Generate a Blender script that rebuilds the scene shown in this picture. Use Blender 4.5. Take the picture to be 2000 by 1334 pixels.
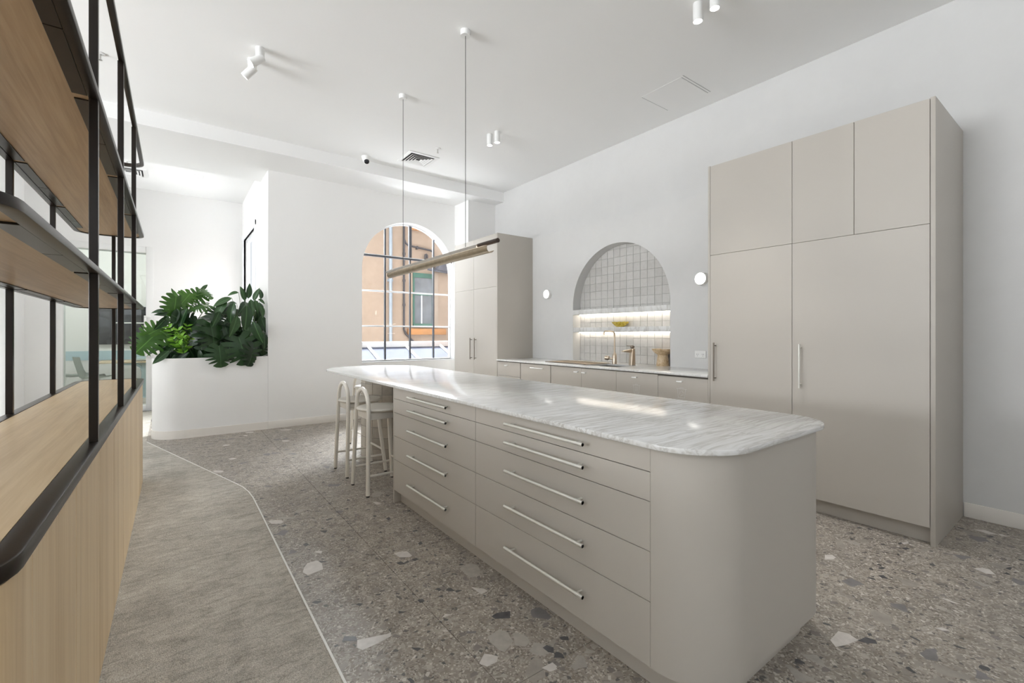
import bpy, bmesh, math, random
from mathutils import Vector, Matrix
PI = math.pi
D = bpy.data
SC = bpy.context.scene
COL = SC.collection
for o in list(D.objects):
    D.objects.remove(o)

# ------------------------------------------------------------------ camera, world, exposure
cam_d = D.cameras.new('camera')
cam = D.objects.new('camera', cam_d)
COL.objects.link(cam)
cam_d.sensor_width = 36.0
cam_d.lens = 16.0
cam_d.shift_y = -14.0 / 2000.0
cam_d.clip_start = 0.02
cam.location = (0, 0, 1.28)
cam.rotation_euler = (PI / 2, 0, -math.atan(666.0 / 888.9))
SC.camera = cam

SC.view_settings.view_transform = 'Standard'
SC.view_settings.look = 'None'
SC.view_settings.gamma = 1.0
SC.view_settings.use_curve_mapping = False
SC.view_settings.exposure = 0.73
SC.cycles.max_bounces = 12
SC.cycles.diffuse_bounces = 7
SC.cycles.glossy_bounces = 4
SC.cycles.transmission_bounces = 6
SC.cycles.transparent_max_bounces = 12
SC.cycles.caustics_reflective = False
SC.cycles.caustics_refractive = False
SC.cycles.sample_clamp_indirect = 6.0
SC.cycles.use_denoising = True

world = D.worlds.new('daylight')
SC.world = world
world.use_nodes = True
wb = world.node_tree.nodes['Background']
wb.inputs['Color'].default_value = (0.91, 0.955, 1.0, 1)
wb.inputs['Strength'].default_value = 1.05

def look_rot(d):
    return Vector(d).to_track_quat('-Z', 'Y').to_euler()
def portal(loc, d, sx, sy):
    l = D.lights.new('window_portal', 'AREA'); l.shape = 'RECTANGLE'; l.size = sx; l.size_y = sy
    l.cycles.is_portal = True
    o = D.objects.new('window_portal', l); o.location = loc; o.rotation_euler = look_rot(d); COL.objects.link(o)
def area(name, loc, d, sx, sy, power, color=(1, 1, 1)):
    l = D.lights.new(name, 'AREA'); l.shape = 'RECTANGLE'; l.size = sx; l.size_y = sy; l.energy = power; l.color = color
    o = D.objects.new(name, l); o.location = loc; o.rotation_euler = look_rot(d); COL.objects.link(o)
    return o
# window openings of the room through which daylight comes
portal((-4.70, 3.2, 2.15), (1, 0, 0), 1.9, 9.0)      # tall glazing on the unseen west side
portal((0.6, -2.44, 2.6), (0, 1, 0), 4.4, 1.2)       # high windows behind the viewpoint
portal((3.12, 7.16, 1.95), (0, -1, 0), 1.6, 2.3)     # arched window
portal((1.13, 8.80, 2.0), (-1, 0, 0), 2.0, 1.4)      # side window past the planter
# added ceiling fill lamp beyond west glazing; sunlit courtyard roof below the arched window
area('west_ceiling_fill', (-8.6, 3.0, -0.3), (0.55, 0, 0.85), 5.0, 11.0, 2900, (0.94, 0.97, 1.0))
area('sunlit_courtyard', (3.3, 8.75, 0.25), (-0.02, -0.80, 0.60), 4.5, 1.0, 150, (0.95, 0.975, 1.0))
area('courtyard_sky', (4.7, 10.3, 5.4), (0.0, -1.0, -0.12), 4.5, 2.2, 1900, (0.93, 0.965, 1.0))
area('passage_sky', (3.2, 10.6, 3.9), (-0.45, -0.9, -0.08), 2.0, 1.6, 130, (0.93, 0.965, 1.0))

# ------------------------------------------------------------------ mesh helpers
class MB:
    def __init__(s): s.bm = bmesh.new()
    def box(s, x0, x1, y0, y1, z0, z1, bev=0.0, seg=2):
        t = bmesh.new()
        bmesh.ops.create_cube(t, size=1.0)
        for v in t.verts:
            v.co = Vector(((x0 + x1) / 2 + v.co.x * (x1 - x0), (y0 + y1) / 2 + v.co.y * (y1 - y0), (z0 + z1) / 2 + v.co.z * (z1 - z0)))
        if bev > 0:
            bmesh.ops.bevel(t, geom=t.edges[:], offset=bev, segments=seg, profile=0.5, affect='EDGES')
        s._add(t); return s
    def _add(s, t, M=None):
        if M is not None: bmesh.ops.transform(t, matrix=M, verts=t.verts)
        me = D.meshes.new('tmp'); t.to_mesh(me); t.free()
        s.bm.from_mesh(me); D.meshes.remove(me)
    def prism(s, pts, z0, z1, bev=0.0, seg=2, axis='Z'):
        """extrude a 2-D outline; axis Z: (x,y), X: (y,z), Y: (x,z)"""
        t = bmesh.new()
        def P(p, h):
            return {'Z': (p[0], p[1], h), 'X': (h, p[0], p[1]), 'Y': (p[0], h, p[1])}[axis]
        a = [t.verts.new(P(p, z0)) for p in pts]
        b = [t.verts.new(P(p, z1)) for p in pts]
        n = len(pts)
        f0 = t.faces.new(a[::-1]); f1 = t.faces.new(b)
        for i in range(n):
            t.faces.new((a[i], a[(i + 1) % n], b[(i + 1) % n], b[i]))
        bmesh.ops.recalc_face_normals(t, faces=t.faces[:])
        if bev > 0:
            es = [e for f in (f0, f1) for e in f.edges]
            bmesh.ops.bevel(t, geom=es, offset=bev, segments=seg, profile=0.5, affect='EDGES')
        s._add(t); return s
    def tube(s, pts, r, n=10, cap=True, r2=None):
        pts = [Vector(p) for p in pts]
        m = len(pts)
        rs = r if isinstance(r, (list, tuple)) else [r] * m
        rings = []
        up = None
        for i, p in enumerate(pts):
            d = (pts[min(i + 1, m - 1)] - pts[max(i - 1, 0)])
            if d.length < 1e-9: d = Vector((0, 0, 1))
            d.normalize()
            if up is None:
                up = Vector((0, 0, 1)) if abs(d.z) < 0.9 else Vector((1, 0, 0))
            x = d.cross(up)
            if x.length < 1e-6: x = d.orthogonal()
            x.normalize(); up = x.cross(d).normalized()
            rings.append([s.bm.verts.new(p + (x * math.cos(2 * PI * k / n) + up * math.sin(2 * PI * k / n)) * rs[i]) for k in range(n)])
        fs = []
        for a, b in zip(rings, rings[1:]):
            for k in range(n):
                fs.append(s.bm.faces.new((a[k], a[(k + 1) % n], b[(k + 1) % n], b[k])))
        if cap:
            fs.append(s.bm.faces.new(rings[0][::-1])); fs.append(s.bm.faces.new(rings[-1]))
        bmesh.ops.recalc_face_normals(s.bm, faces=fs)
        for f in fs[:len(fs) - (2 if cap else 0)]: f.smooth = True
        return s
    def cyl(s, p0, p1, r, n=20, r2=None):
        return s.tube([p0, p1], [r, r if r2 is None else r2], n)
    def lathe(s, prof, c=(0, 0, 0), n=28, M=None):
        t = bmesh.new(); rings = []
        for (r, z) in prof:
            if r < 1e-5: rings.append([t.verts.new((0, 0, z))])
            else: rings.append([t.verts.new((r * math.cos(2 * PI * k / n), r * math.sin(2 * PI * k / n), z)) for k in range(n)])
        for a, b in zip(rings, rings[1:]):
            for k in range(n):
                k2 = (k + 1) % n
                if len(a) == 1 and len(b) > 1: f = t.faces.new((a[0], b[k2], b[k]))
                elif len(b) == 1 and len(a) > 1: f = t.faces.new((a[k], a[k2], b[0]))
                elif len(a) > 1: f = t.faces.new((a[k], a[k2], b[k2], b[k]))
                else: continue
                f.smooth = True
        bmesh.ops.recalc_face_normals(t, faces=t.faces[:])
        M = Matrix.Translation(c) @ (M if M is not None else Matrix.Identity(4))
        s._add(t, M); return s
    def quad(s, *p):
        s.bm.faces.new([s.bm.verts.new(q) for q in p]); return s
    def build(s, name, mat, parent=None, base=None, sharp=35):
        off = Vector(base) if base is not None else (wpos(parent) if parent is not None else Vector())
        if off.length > 0:
            for v in s.bm.verts: v.co -= off
        me = D.meshes.new(name); s.bm.normal_update(); s.bm.to_mesh(me); s.bm.free()
        try: me.set_sharp_from_angle(angle=math.radians(sharp))
        except Exception: pass
        o = D.objects.new(name, me)
        if mat is not None: me.materials.append(mat)
        COL.objects.link(o)
        if parent is not None: o.parent = parent
        return o

BASE = {}
def wpos(o):
    v = Vector()
    while o is not None:
        v += BASE.get(o.name, o.location); o = o.parent
    return v
def thing(name, label, cat, loc=(0, 0, 0), group=None):
    o = D.objects.new(name, None); COL.objects.link(o); o.location = loc
    o.empty_display_size = 0.1
    o['label'] = label; o['category'] = cat
    if group: o['group'] = group
    return o
def tag(o, label, cat, group=None):
    o['label'] = label; o['category'] = cat
    if group: o['group'] = group
    return o
def struct(o, label=None):
    o['kind'] = 'structure'
    if label: o['label'] = label
    return o
def linked(src, name, loc=None, parent=None, M=None):
    c = src.copy(); c.name = name; COL.objects.link(c)
    c.parent = parent
    if M is not None: c.matrix_basis = M
    elif loc is not None: c.location = loc
    return c
def arc(cx, cy, r, a0, a1, n):
    return [(cx + r * math.cos(math.radians(a0 + (a1 - a0) * k / n)), cy + r * math.sin(math.radians(a0 + (a1 - a0) * k / n))) for k in range(n + 1)]

# ------------------------------------------------------------------ materials
class NT:
    def __init__(s, name):
        s.m = D.materials.new(name); s.m.use_nodes = True
        s.t = s.m.node_tree; s.b = s.t.nodes['Principled BSDF']
    def n(s, kind, **kw):
        x = s.t.nodes.new(kind)
        for k, v in kw.items():
            if k.startswith('in_'):
                key = k[3:]
                x.inputs[int(key) if key.isdigit() else key.replace('_', ' ')].default_value = v
            else: setattr(x, k, v)
        return x
    def l(s, a, b): s.t.links.new(a, b)
    def coord(s, scale=(1, 1, 1), rot=(0, 0, 0), which='Position'):
        if which == 'Position': src = s.n('ShaderNodeNewGeometry').outputs['Position']
        else: src = s.n('ShaderNodeTexCoord').outputs[which]
        mp = s.n('ShaderNodeMapping'); mp.inputs['Scale'].default_value = scale; mp.inputs['Rotation'].default_value = rot
        s.l(src, mp.inputs['Vector']); return mp.outputs['Vector']
    def noise(s, vec, scale, detail=3, rough=0.5, dist=0.0):
        x = s.n('ShaderNodeTexNoise'); x.inputs['Scale'].default_value = scale; x.inputs['Detail'].default_value = detail
        x.inputs['Roughness'].default_value = rough; x.inputs['Distortion'].default_value = dist
        s.l(vec, x.inputs['Vector']); return x
    def ramp(s, fac, stops, interp='LINEAR'):
        r = s.n('ShaderNodeValToRGB'); r.color_ramp.interpolation = interp
        e = r.color_ramp.elements
        while len(e) < len(stops): e.new(0.5)
        for x, (p, c) in zip(e, stops):
            x.position = p; x.color = (c, c, c, 1) if isinstance(c, (int, float)) else (*c, 1)
        s.l(fac, r.inputs['Fac']); return r.outputs['Color']
    def mix(s, fac, a, b, blend='MIX'):
        m = s.n('ShaderNodeMix', data_type='RGBA', blend_type=blend)
        for sock, v in ((m.inputs['Factor'], fac), (m.inputs['A'], a), (m.inputs['B'], b)):
            if isinstance(v, (int, float)): sock.default_value = v
            elif isinstance(v, tuple): sock.default_value = (*v, 1)
            else: s.l(v, sock)
        return m.outputs['Result']
    def bump(s, h, strength=0.2, dist=0.01):
        b = s.n('ShaderNodeBump'); b.inputs['Strength'].default_value = strength; b.inputs['Distance'].default_value = dist
        s.l(h, b.inputs['Height']); s.l(b.outputs['Normal'], s.b.inputs['Normal'])
    def color(s, c):
        if isinstance(c, tuple): s.b.inputs['Base Color'].default_value = (*c, 1)
        else: s.l(c, s.b.inputs['Base Color'])
    def set(s, **kw):
        for k, v in kw.items():
            s.b.inputs[k.replace('_', ' ')].default_value = v
        return s

def plain(name, col, rough=0.5, metal=0.0, var=0.03, scale=6.0, spec=0.5, bump=0.0):
    t = NT(name)
    v = t.coord(which='Object')
    nz = t.noise(v, scale, 3)
    lo = tuple(max(0, c * (1 - var)) for c in col); hi = tuple(min(1, c * (1 + var)) for c in col)
    t.color(t.ramp(nz.outputs['Fac'], [(0.3, lo), (0.7, hi)]))
    t.set(Roughness=rough, Metallic=metal, Specular_IOR_Level=spec)
    if bump: t.bump(t.noise(v, scale * 20, 4).outputs['Fac'], bump, 0.002)
    return t.m
def emit(name, col, strength):
    t = NT(name); t.color((0.9, 0.9, 0.9))
    t.b.inputs['Emission Color'].default_value = (*col, 1); t.b.inputs['Emission Strength'].default_value = strength
    return t.m

M = {}
def plaster(name, col, var=0.025, bump=0.05):
    t = NT(name); v = t.coord()
    n1 = t.noise(v, 1.6, 5, 0.6, 0.6); n2 = t.noise(v, 9.0, 4, 0.6, 0.3)
    mixn = t.mix(0.35, n1.outputs['Color'], n2.outputs['Color'])
    lo = tuple(c * (1 - var) for c in col); hi = tuple(min(1, c * (1 + var)) for c in col)
    t.color(t.ramp(mixn, [(0.35, lo), (0.65, hi)])); t.set(Roughness=0.62, Specular_IOR_Level=0.35)
    if bump: t.bump(n2.outputs['Fac'], bump, 0.004)
    return t.m
M['ceiling'] = plain('ceiling_paint', (0.86, 0.86, 0.855), 0.8, var=0.006, scale=1.2, spec=0.2)
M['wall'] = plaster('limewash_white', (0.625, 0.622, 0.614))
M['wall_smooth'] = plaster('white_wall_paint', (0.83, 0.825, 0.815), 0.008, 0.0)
M['skirting'] = plain('skirting_paint', (0.80, 0.765, 0.715), 0.5, var=0.01)
M['cabinet'] = plain('stone_grey_laminate', (0.482, 0.450, 0.405), 0.42, var=0.012, scale=2.0, spec=0.4)
M['cabinet_dark'] = plain('cabinet_shadow_gap', (0.11, 0.095, 0.08), 0.7)
M['handle'] = plain('brushed_pale_nickel', (0.74, 0.73, 0.68), 0.32, 0.55, var=0.03, scale=30)
M['handle_dark'] = plain('bronzed_steel_handle', (0.20, 0.17, 0.14), 0.35, 0.8)
M['white_metal'] = plain('white_powder_coat', (0.80, 0.80, 0.79), 0.45, var=0.01)
M['stool'] = plain('bone_powder_coat', (0.76, 0.725, 0.66), 0.42, var=0.015)
M['rubber'] = plain('dark_rubber', (0.03, 0.028, 0.026), 0.6)
M['bronze'] = plain('dark_bronze_paint', (0.014, 0.009, 0.0055), 0.30, 0.0, var=0.12, scale=12, spec=0.3)
M['lamp_bronze'] = plain('brushed_bronze', (0.30, 0.24, 0.165), 0.38, 0.85, var=0.12, scale=20)
M['lamp_grey'] = plain('brushed_grey_bronze', (0.34, 0.31, 0.27), 0.42, 0.6, var=0.1, scale=20)
M['lamp_dark'] = plain('dark_bronze_tube', (0.07, 0.052, 0.042), 0.35, 0.7, var=0.1, scale=15)
M['cord'] = plain('grey_cord', (0.035, 0.035, 0.035), 0.6)
M['black'] = plain('black_glass', (0.012, 0.012, 0.015), 0.12, var=0.02)
M['dark_gap'] = plain('dark_void', (0.02, 0.02, 0.02), 0.8)
M['tap'] = plain('brushed_champagne_metal', (0.56, 0.47, 0.37), 0.30, 0.8, var=0.04, scale=25)
M['tap_dark'] = plain('dark_tap_lever', (0.25, 0.21, 0.17), 0.3, 0.9)
M['steel'] = plain('brushed_steel', (0.50, 0.49, 0.47), 0.32, 0.9, var=0.05, scale=25)
M['soil'] = plain('dark_soil', (0.030, 0.022, 0.016), 0.95, var=0.5, scale=40, bump=0.5)
M['stem'] = plain('green_stem', (0.075, 0.13, 0.035), 0.5, var=0.2)
M['led'] = emit('warm_led_strip', (1.0, 0.90, 0.76), 9.0)
M['lamp_on'] = emit('lit_opal_diffuser', (1.0, 0.96, 0.90), 3.5)
M['spot_on'] = emit('lit_spot_lens', (1.0, 0.97, 0.93), 6.0)
M['pendant_on'] = emit('pendant_led', (1.0, 0.92, 0.80), 6.0)
M['trim_white'] = plain('pale_metal_trim', (0.78, 0.77, 0.74), 0.4, var=0.01)
M['pale_blue'] = plain('pale_blue_paint', (0.46, 0.60, 0.66), 0.5, var=0.02)
M['pale_shell'] = plain('pale_grey_green_shell', (0.56, 0.60, 0.57), 0.5, var=0.03)
M['mark'] = plain('pale_vinyl_mark', (0.60, 0.585, 0.56), 0.5, var=0.01)

def wood(name, axis, base=(0.72, 0.545, 0.335), dark=(0.58, 0.415, 0.235), light=(0.80, 0.635, 0.42), fig=1.0, rough=0.42):
    t = NT(name)
    lo, hi = 0.9, 26.0
    sc = {'X': (lo, hi, hi), 'Y': (hi, lo, hi), 'Z': (hi, hi, lo)}[axis]
    v = t.coord(tuple(sc)); sc2 = tuple(0.12 * s_ for s_ in sc)
    w = t.coord(sc2)
    n1 = t.noise(v, 1.0, 5, 0.6, 0.25 * fig); n2 = t.noise(w, 1.0, 4, 0.55, 1.5 * fig)
    n3 = t.noise(t.coord(tuple(4.5 * s_ for s_ in sc)), 1.0, 2, 0.5)
    c1 = t.ramp(n1.outputs['Fac'], [(0.30, dark), (0.50, base), (0.72, light)])
    c2 = t.ramp(n2.outputs['Fac'], [(0.33, dark), (0.52, base), (0.70, light)])
    c = t.mix(0.5, c1, c2)
    c = t.mix(0.25, c, t.ramp(n3.outputs['Fac'], [(0.4, 0.35), (0.6, 0.65)]), 'SOFT_LIGHT')
    t.color(c); t.set(Roughness=rough, Specular_IOR_Level=0.4)
    t.bump(n3.outputs['Fac'], 0.04, 0.002)
    return t.m
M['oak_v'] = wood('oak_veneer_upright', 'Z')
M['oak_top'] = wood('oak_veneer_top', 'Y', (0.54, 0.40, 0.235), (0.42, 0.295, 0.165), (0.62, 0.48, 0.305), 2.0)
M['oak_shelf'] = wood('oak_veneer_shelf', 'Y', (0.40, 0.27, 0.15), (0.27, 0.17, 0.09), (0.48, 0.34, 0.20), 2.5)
M['oak_table'] = wood('pale_oak_table', 'X', (0.62, 0.50, 0.34), (0.54, 0.42, 0.27), (0.68, 0.57, 0.42))

def marble(name, rot, sc=(2.2, 16, 16), amt=1.0, near=False):
    t = NT(name); v = t.coord(sc, rot)
    d = t.noise(t.coord(), 1.7, 3)
    add = t.n('ShaderNodeVectorMath', operation='MULTIPLY_ADD'); t.l(d.outputs['Color'], add.inputs[0]); add.inputs[1].default_value = (1.6, 1.6, 1.6); t.l(v, add.inputs[2])
    vec = add.outputs['Vector']
    n1 = t.noise(vec, 0.9, 8, 0.62, 0.4); n2 = t.noise(vec, 2.6, 6, 0.6, 0.2); patch = t.noise(t.coord(), 1.5, 2)
    fine = t.ramp(n2.outputs['Fac'], [(0.34, (0.60, 0.592, 0.572)), (0.48, (0.685, 0.682, 0.668)), (0.62, (0.725, 0.724, 0.716))])
    vein = t.ramp(n1.outputs['Fac'], [(0.450, 0.0), (0.488, 1.0), (0.500, 1.0), (0.540, 0.0)])
    pm = t.ramp(patch.outputs['Fac'], [(0.44, 0.04), (0.68, 0.55 * amt)])
    if near:
        sx = t.n('ShaderNodeSeparateXYZ'); t.l(t.coord(), sx.inputs[0])
        mr = t.n('ShaderNodeMapRange'); mr.inputs['From Min'].default_value = 2.3; mr.inputs['From Max'].default_value = 1.0; mr.inputs['To Max'].default_value = 0.42; t.l(sx.outputs['Y'], mr.inputs['Value'])
        ad = t.n('ShaderNodeMath', operation='ADD'); t.l(mr.outputs[0], ad.inputs[0]); t.l(pm, ad.inputs[1]); pm = ad.outputs[0]
    m = t.n('ShaderNodeMath', operation='MULTIPLY'); t.l(vein, m.inputs[0]); t.l(pm, m.inputs[1])
    t.color(t.mix(m.outputs[0], fine, (0.42, 0.40, 0.37)))
    t.set(Roughness=0.16, Specular_IOR_Level=0.5)
    return t.m
M['marble_island'] = marble('veined_marble_island', (0, 0, math.radians(33)), (1.6, 20, 20), near=True)
M['marble_shelf'] = marble('veined_marble_shelf', (math.radians(52), 0, 0), (9, 9, 2.2), 0.9)

def terrazzo():
    t = NT('stone_chip_terrazzo'); p = t.coord()
    warp = t.noise(p, 9.0, 2)
    add = t.n('ShaderNodeVectorMath', operation='MULTIPLY_ADD'); t.l(warp.outputs['Color'], add.inputs[0]); add.inputs[1].default_value = (0.05, 0.05, 0.0); t.l(p, add.inputs[2])
    vec = add.outputs['Vector']
    big = t.noise(p, 1.3, 3, 0.6); med = t.noise(p, 11.0, 5, 0.65)
    c = t.ramp(med.outputs['Fac'], [(0.30, (0.21, 0.185, 0.155)), (0.52, (0.315, 0.283, 0.245)), (0.74, (0.42, 0.385, 0.345))])
    c = t.mix(0.55, c, t.ramp(big.outputs['Fac'], [(0.32, (0.30, 0.29, 0.29)), (0.68, (0.62, 0.60, 0.555))]), 'OVERLAY')
    def layer(c, scale, stops, dens, edge):
        vo = t.n('ShaderNodeTexVoronoi', voronoi_dimensions='2D'); vo.inputs['Scale'].default_value = scale; t.l(vec, vo.inputs['Vector'])
        ve = t.n('ShaderNodeTexVoronoi', voronoi_dimensions='2D', feature='DISTANCE_TO_EDGE'); ve.inputs['Scale'].default_value = scale; t.l(vec, ve.inputs['Vector'])
        sp = t.n('ShaderNodeSeparateColor'); t.l(vo.outputs['Color'], sp.inputs[0])
        sel = t.n('ShaderNodeMath', operation='GREATER_THAN'); t.l(sp.outputs['Red'], sel.inputs[0]); sel.inputs[1].default_value = 1 - dens
        em = t.ramp(ve.outputs['Distance'], [(edge, 0.0), (edge + 0.03, 1.0)])
        mm = t.n('ShaderNodeMath', operation='MULTIPLY'); t.l(sel.outputs[0], mm.inputs[0]); t.l(em, mm.inputs[1])
        col = t.ramp(sp.outputs['Green'], stops, 'CONSTANT')
        col = t.mix(0.35, col, t.ramp(med.outputs['Fac'], [(0.3, 0.25), (0.7, 0.75)]), 'OVERLAY')
        return t.mix(mm.outputs[0], c, col)
    c = layer(c, 150.0, [(0.0, (0.17, 0.145, 0.125)), (0.2, (0.42, 0.38, 0.335)), (0.6, (0.29, 0.26, 0.225)), (0.85, (0.55, 0.515, 0.465))], 0.5, 0.02)
    c = layer(c, 70.0, [(0.0, (0.13, 0.12, 0.115)), (0.14, (0.26, 0.23, 0.195)), (0.5, (0.37, 0.335, 0.295)), (0.90, (0.54, 0.505, 0.46))], 0.26, 0.05)
    c = layer(c, 34.0, [(0.0, (0.085, 0.083, 0.085)), (0.15, (0.21, 0.19, 0.175)), (0.45, (0.30, 0.27, 0.235)), (0.8, (0.40, 0.365, 0.325))], 0.11, 0.08)
    c = layer(c, 13.0, [(0.0, (0.20, 0.19, 0.19)), (0.3, (0.32, 0.29, 0.255)), (0.7, (0.38, 0.35, 0.315))], 0.06, 0.10)
    t.color(c); t.set(Roughness=0.42, Specular_IOR_Level=0.4)
    t.bump(med.outputs['Fac'], 0.02, 0.002)
    return t.m
M['terrazzo'] = terrazzo()
M['chip_pale'] = plain('pale_stone_chip', (0.60, 0.565, 0.53), 0.36, var=0.10, scale=30)
M['chip_dark'] = plain('dark_stone_chip', (0.085, 0.083, 0.088), 0.36, var=0.25, scale=30)
M['chip_mid'] = plain('taupe_stone_chip', (0.40, 0.37, 0.33), 0.36, var=0.10, scale=30)

def carpet():
    t = NT('grey_loop_carpet'); p = t.coord()
    st = t.noise(t.coord((8.0, 21, 21), (0, 0, math.radians(-32))), 1.2, 7, 0.7, 0.8)
    fine = t.noise(p, 260.0, 2, 0.6)
    blot = t.noise(p, 3.2, 4, 0.6)
    br = t.n('ShaderNodeTexBrick'); br.offset = 0.5
    br.inputs['Scale'].default_value = 1.0; br.inputs['Mortar Size'].default_value = 0.0; br.inputs['Brick Width'].default_value = 1.0; br.inputs['Row Height'].default_value = 0.25
    br.inputs['Color1'].default_value = (0.46, 0.46, 0.46, 1); br.inputs['Color2'].default_value = (0.54, 0.54, 0.54, 1)
    t.l(t.coord((1, 1, 1), (0, 0, PI / 2)), br.inputs['Vector'])
    c = t.ramp(st.outputs['Fac'], [(0.27, (0.30, 0.278, 0.238)), (0.50, (0.475, 0.448, 0.398)), (0.74, (0.60, 0.572, 0.515))])
    c = t.mix(0.5, c, br.outputs['Color'], 'OVERLAY')
    c = t.mix(0.35, c, t.ramp(blot.outputs['Fac'], [(0.3, 0.3), (0.7, 0.7)]), 'OVERLAY')
    c = t.mix(0.55, c, t.ramp(fine.outputs['Fac'], [(0.32, 0.2), (0.68, 0.8)]), 'OVERLAY')
    t.color(c); t.set(Roughness=0.95, Specular_IOR_Level=0.1)
    wv = t.n('ShaderNodeTexVoronoi', voronoi_dimensions='2D'); wv.inputs['Scale'].default_value = 170.0; t.l(p, wv.inputs['Vector'])
    t.bump(wv.outputs['Distance'], 0.5, 0.004)
    return t.m
M['carpet'] = carpet()

def zellige(name, col, rough=0.16, var=0.16, wob=0.35):
    t = NT(name); oi = t.n('ShaderNodeObjectInfo'); v = t.coord()
    lo = tuple(c * (1 - var) for c in col); hi = tuple(min(1, c * (1 + var * 0.55)) for c in col)
    c = t.ramp(oi.outputs['Random'], [(0.0, lo), (0.5, col), (1.0, hi)])
    n = t.noise(v, 26.0, 4, 0.6, 0.4)
    c = t.mix(0.12, c, t.ramp(n.outputs['Fac'], [(0.3, 0.3), (0.7, 0.75)]), 'OVERLAY')
    t.color(c); t.set(Roughness=rough, Specular_IOR_Level=0.5)
    t.bump(t.noise(v, 14.0, 2).outputs['Fac'], wob, 0.006)
    return t.m
M['zellige'] = zellige('pearl_zellige_glaze', (0.54, 0.53, 0.51), 0.18, 0.07, 0.3)
M['zellige_drum'] = zellige('warm_zellige_glaze', (0.50, 0.46, 0.40), 0.2, 0.22)
M['grout'] = plain('pale_grout', (0.40, 0.39, 0.37), 0.8)

def stone(name, a, b, c, scale=14, rough=0.45):
    t = NT(name); v = t.coord(which='Object')
    n = t.noise(v, scale, 6, 0.65, 1.0)
    t.color(t.ramp(n.outputs['Fac'], [(0.3, a), (0.5, b), (0.7, c)])); t.set(Roughness=rough)
    t.bump(n.outputs['Fac'], 0.25, 0.003)
    return t.m
M['travertine'] = stone('honey_travertine', (0.34, 0.22, 0.10), (0.56, 0.42, 0.26), (0.68, 0.56, 0.40), 22)
M['onyx'] = stone('banded_gold_onyx', (0.25, 0.17, 0.02), (0.55, 0.42, 0.06), (0.72, 0.62, 0.20), 26, 0.15)

def leaf(name, a, b, rough=0.3):
    t = NT(name); oi = t.n('ShaderNodeObjectInfo'); v = t.coord(which='Object')
    n = t.noise(v, 7.0, 3)
    c1 = t.ramp(oi.outputs['Random'], [(0, a), (1, b)])
    c = t.mix(0.3, c1, t.ramp(n.outputs['Fac'], [(0.3, 0.3), (0.7, 0.7)]), 'OVERLAY')
    sx = t.n('ShaderNodeSeparateXYZ'); t.l(v, sx.inputs[0]); ab = t.n('ShaderNodeMath', operation='ABSOLUTE'); t.l(sx.outputs['X'], ab.inputs[0])
    c = t.mix(t.ramp(ab.outputs[0], [(0.0, 0.55), (0.012, 0.45), (0.022, 0.0)]), c, tuple(min(1, 2.2 * q_ + 0.03) for q_ in b))
    t.color(c); t.set(Roughness=rough, Specular_IOR_Level=0.5)
    t.b.inputs['Transmission Weight'].default_value = 0.0
    tr = t.n('ShaderNodeBsdfTranslucent'); t.l(c, tr.inputs['Color'])
    mx = t.n('ShaderNodeMixShader'); mx.inputs['Fac'].default_value = 0.18
    out = t.t.nodes['Material Output']
    t.l(t.b.outputs[0], mx.inputs[1]); t.l(tr.outputs[0], mx.inputs[2]); t.l(mx.outputs[0], out.inputs['Surface'])
    return t.m
M['leaf_dark'] = leaf('glossy_dark_leaf', (0.010, 0.030, 0.011), (0.026, 0.070, 0.021))
M['leaf_lance'] = leaf('green_lance_leaf', (0.016, 0.048, 0.016), (0.045, 0.105, 0.034))
M['leaf_mid'] = leaf('mid_green_leaf', (0.034, 0.105, 0.012), (0.065, 0.165, 0.02))
M['leaf_bright'] = leaf('fresh_lime_leaf', (0.15, 0.40, 0.03), (0.28, 0.55, 0.06))

def glass(name, tint=(0.97, 0.98, 0.98), rough=0.0, dirt=0.0):
    t = NT(name); out = t.t.nodes['Material Output']
    tr = t.n('ShaderNodeBsdfTransparent'); tr.inputs['Color'].default_value = (*tint, 1)
    gl = t.n('ShaderNodeBsdfGlossy'); gl.inputs['Roughness'].default_value = rough
    lw = t.n('ShaderNodeLayerWeight'); lw.inputs['Blend'].default_value = 0.5
    pw = t.n('ShaderNodeMath', operation='POWER'); t.l(lw.outputs['Facing'], pw.inputs[0]); pw.inputs[1].default_value = 5.0
    ma = t.n('ShaderNodeMath', operation='MULTIPLY_ADD'); t.l(pw.outputs[0], ma.inputs[0]); ma.inputs[1].default_value = 0.85; ma.inputs[2].default_value = 0.05
    mx = t.n('ShaderNodeMixShader'); t.l(ma.outputs[0], mx.inputs['Fac']); t.l(tr.outputs[0], mx.inputs[1]); t.l(gl.outputs[0], mx.inputs[2])
    last = mx
    if dirt:
        df = t.n('ShaderNodeBsdfDiffuse'); df.inputs['Color'].default_value = (0.9, 0.9, 0.92, 1)
        n = t.noise(t.coord(), 5.0, 6, 0.7, 0.6)
        f = t.ramp(n.outputs['Fac'], [(0.56, 0.0), (0.78, dirt)])
        m2 = t.n('ShaderNodeMixShader'); t.l(f, m2.inputs['Fac']); t.l(mx.outputs[0], m2.inputs[1]); t.l(df.outputs[0], m2.inputs[2]); last = m2
    t.l(last.outputs[0], out.inputs['Surface'])
    return t.m
M['glass'] = glass('window_glass', dirt=0.05)
M['ext_bounce_cut'] = plain('dark_bounce_cut', (0.16, 0.11, 0.08), 0.85, var=0.2, scale=12)
M['glass_side'] = glass('side_window_glass', dirt=0.0)
M['glass_door'] = glass('greenish_door_glass', (0.90, 0.94, 0.92))
M['render_sand'] = plaster('sand_render', (0.36, 0.275, 0.21), 0.10, 0.4)
M['ext_orange'] = plain('orange_stone_sill', (0.42, 0.20, 0.075), 0.8, var=0.08)
M['ext_white'] = plain('white_roof_bar', (0.86, 0.86, 0.86), 0.5, var=0.02)
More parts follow.
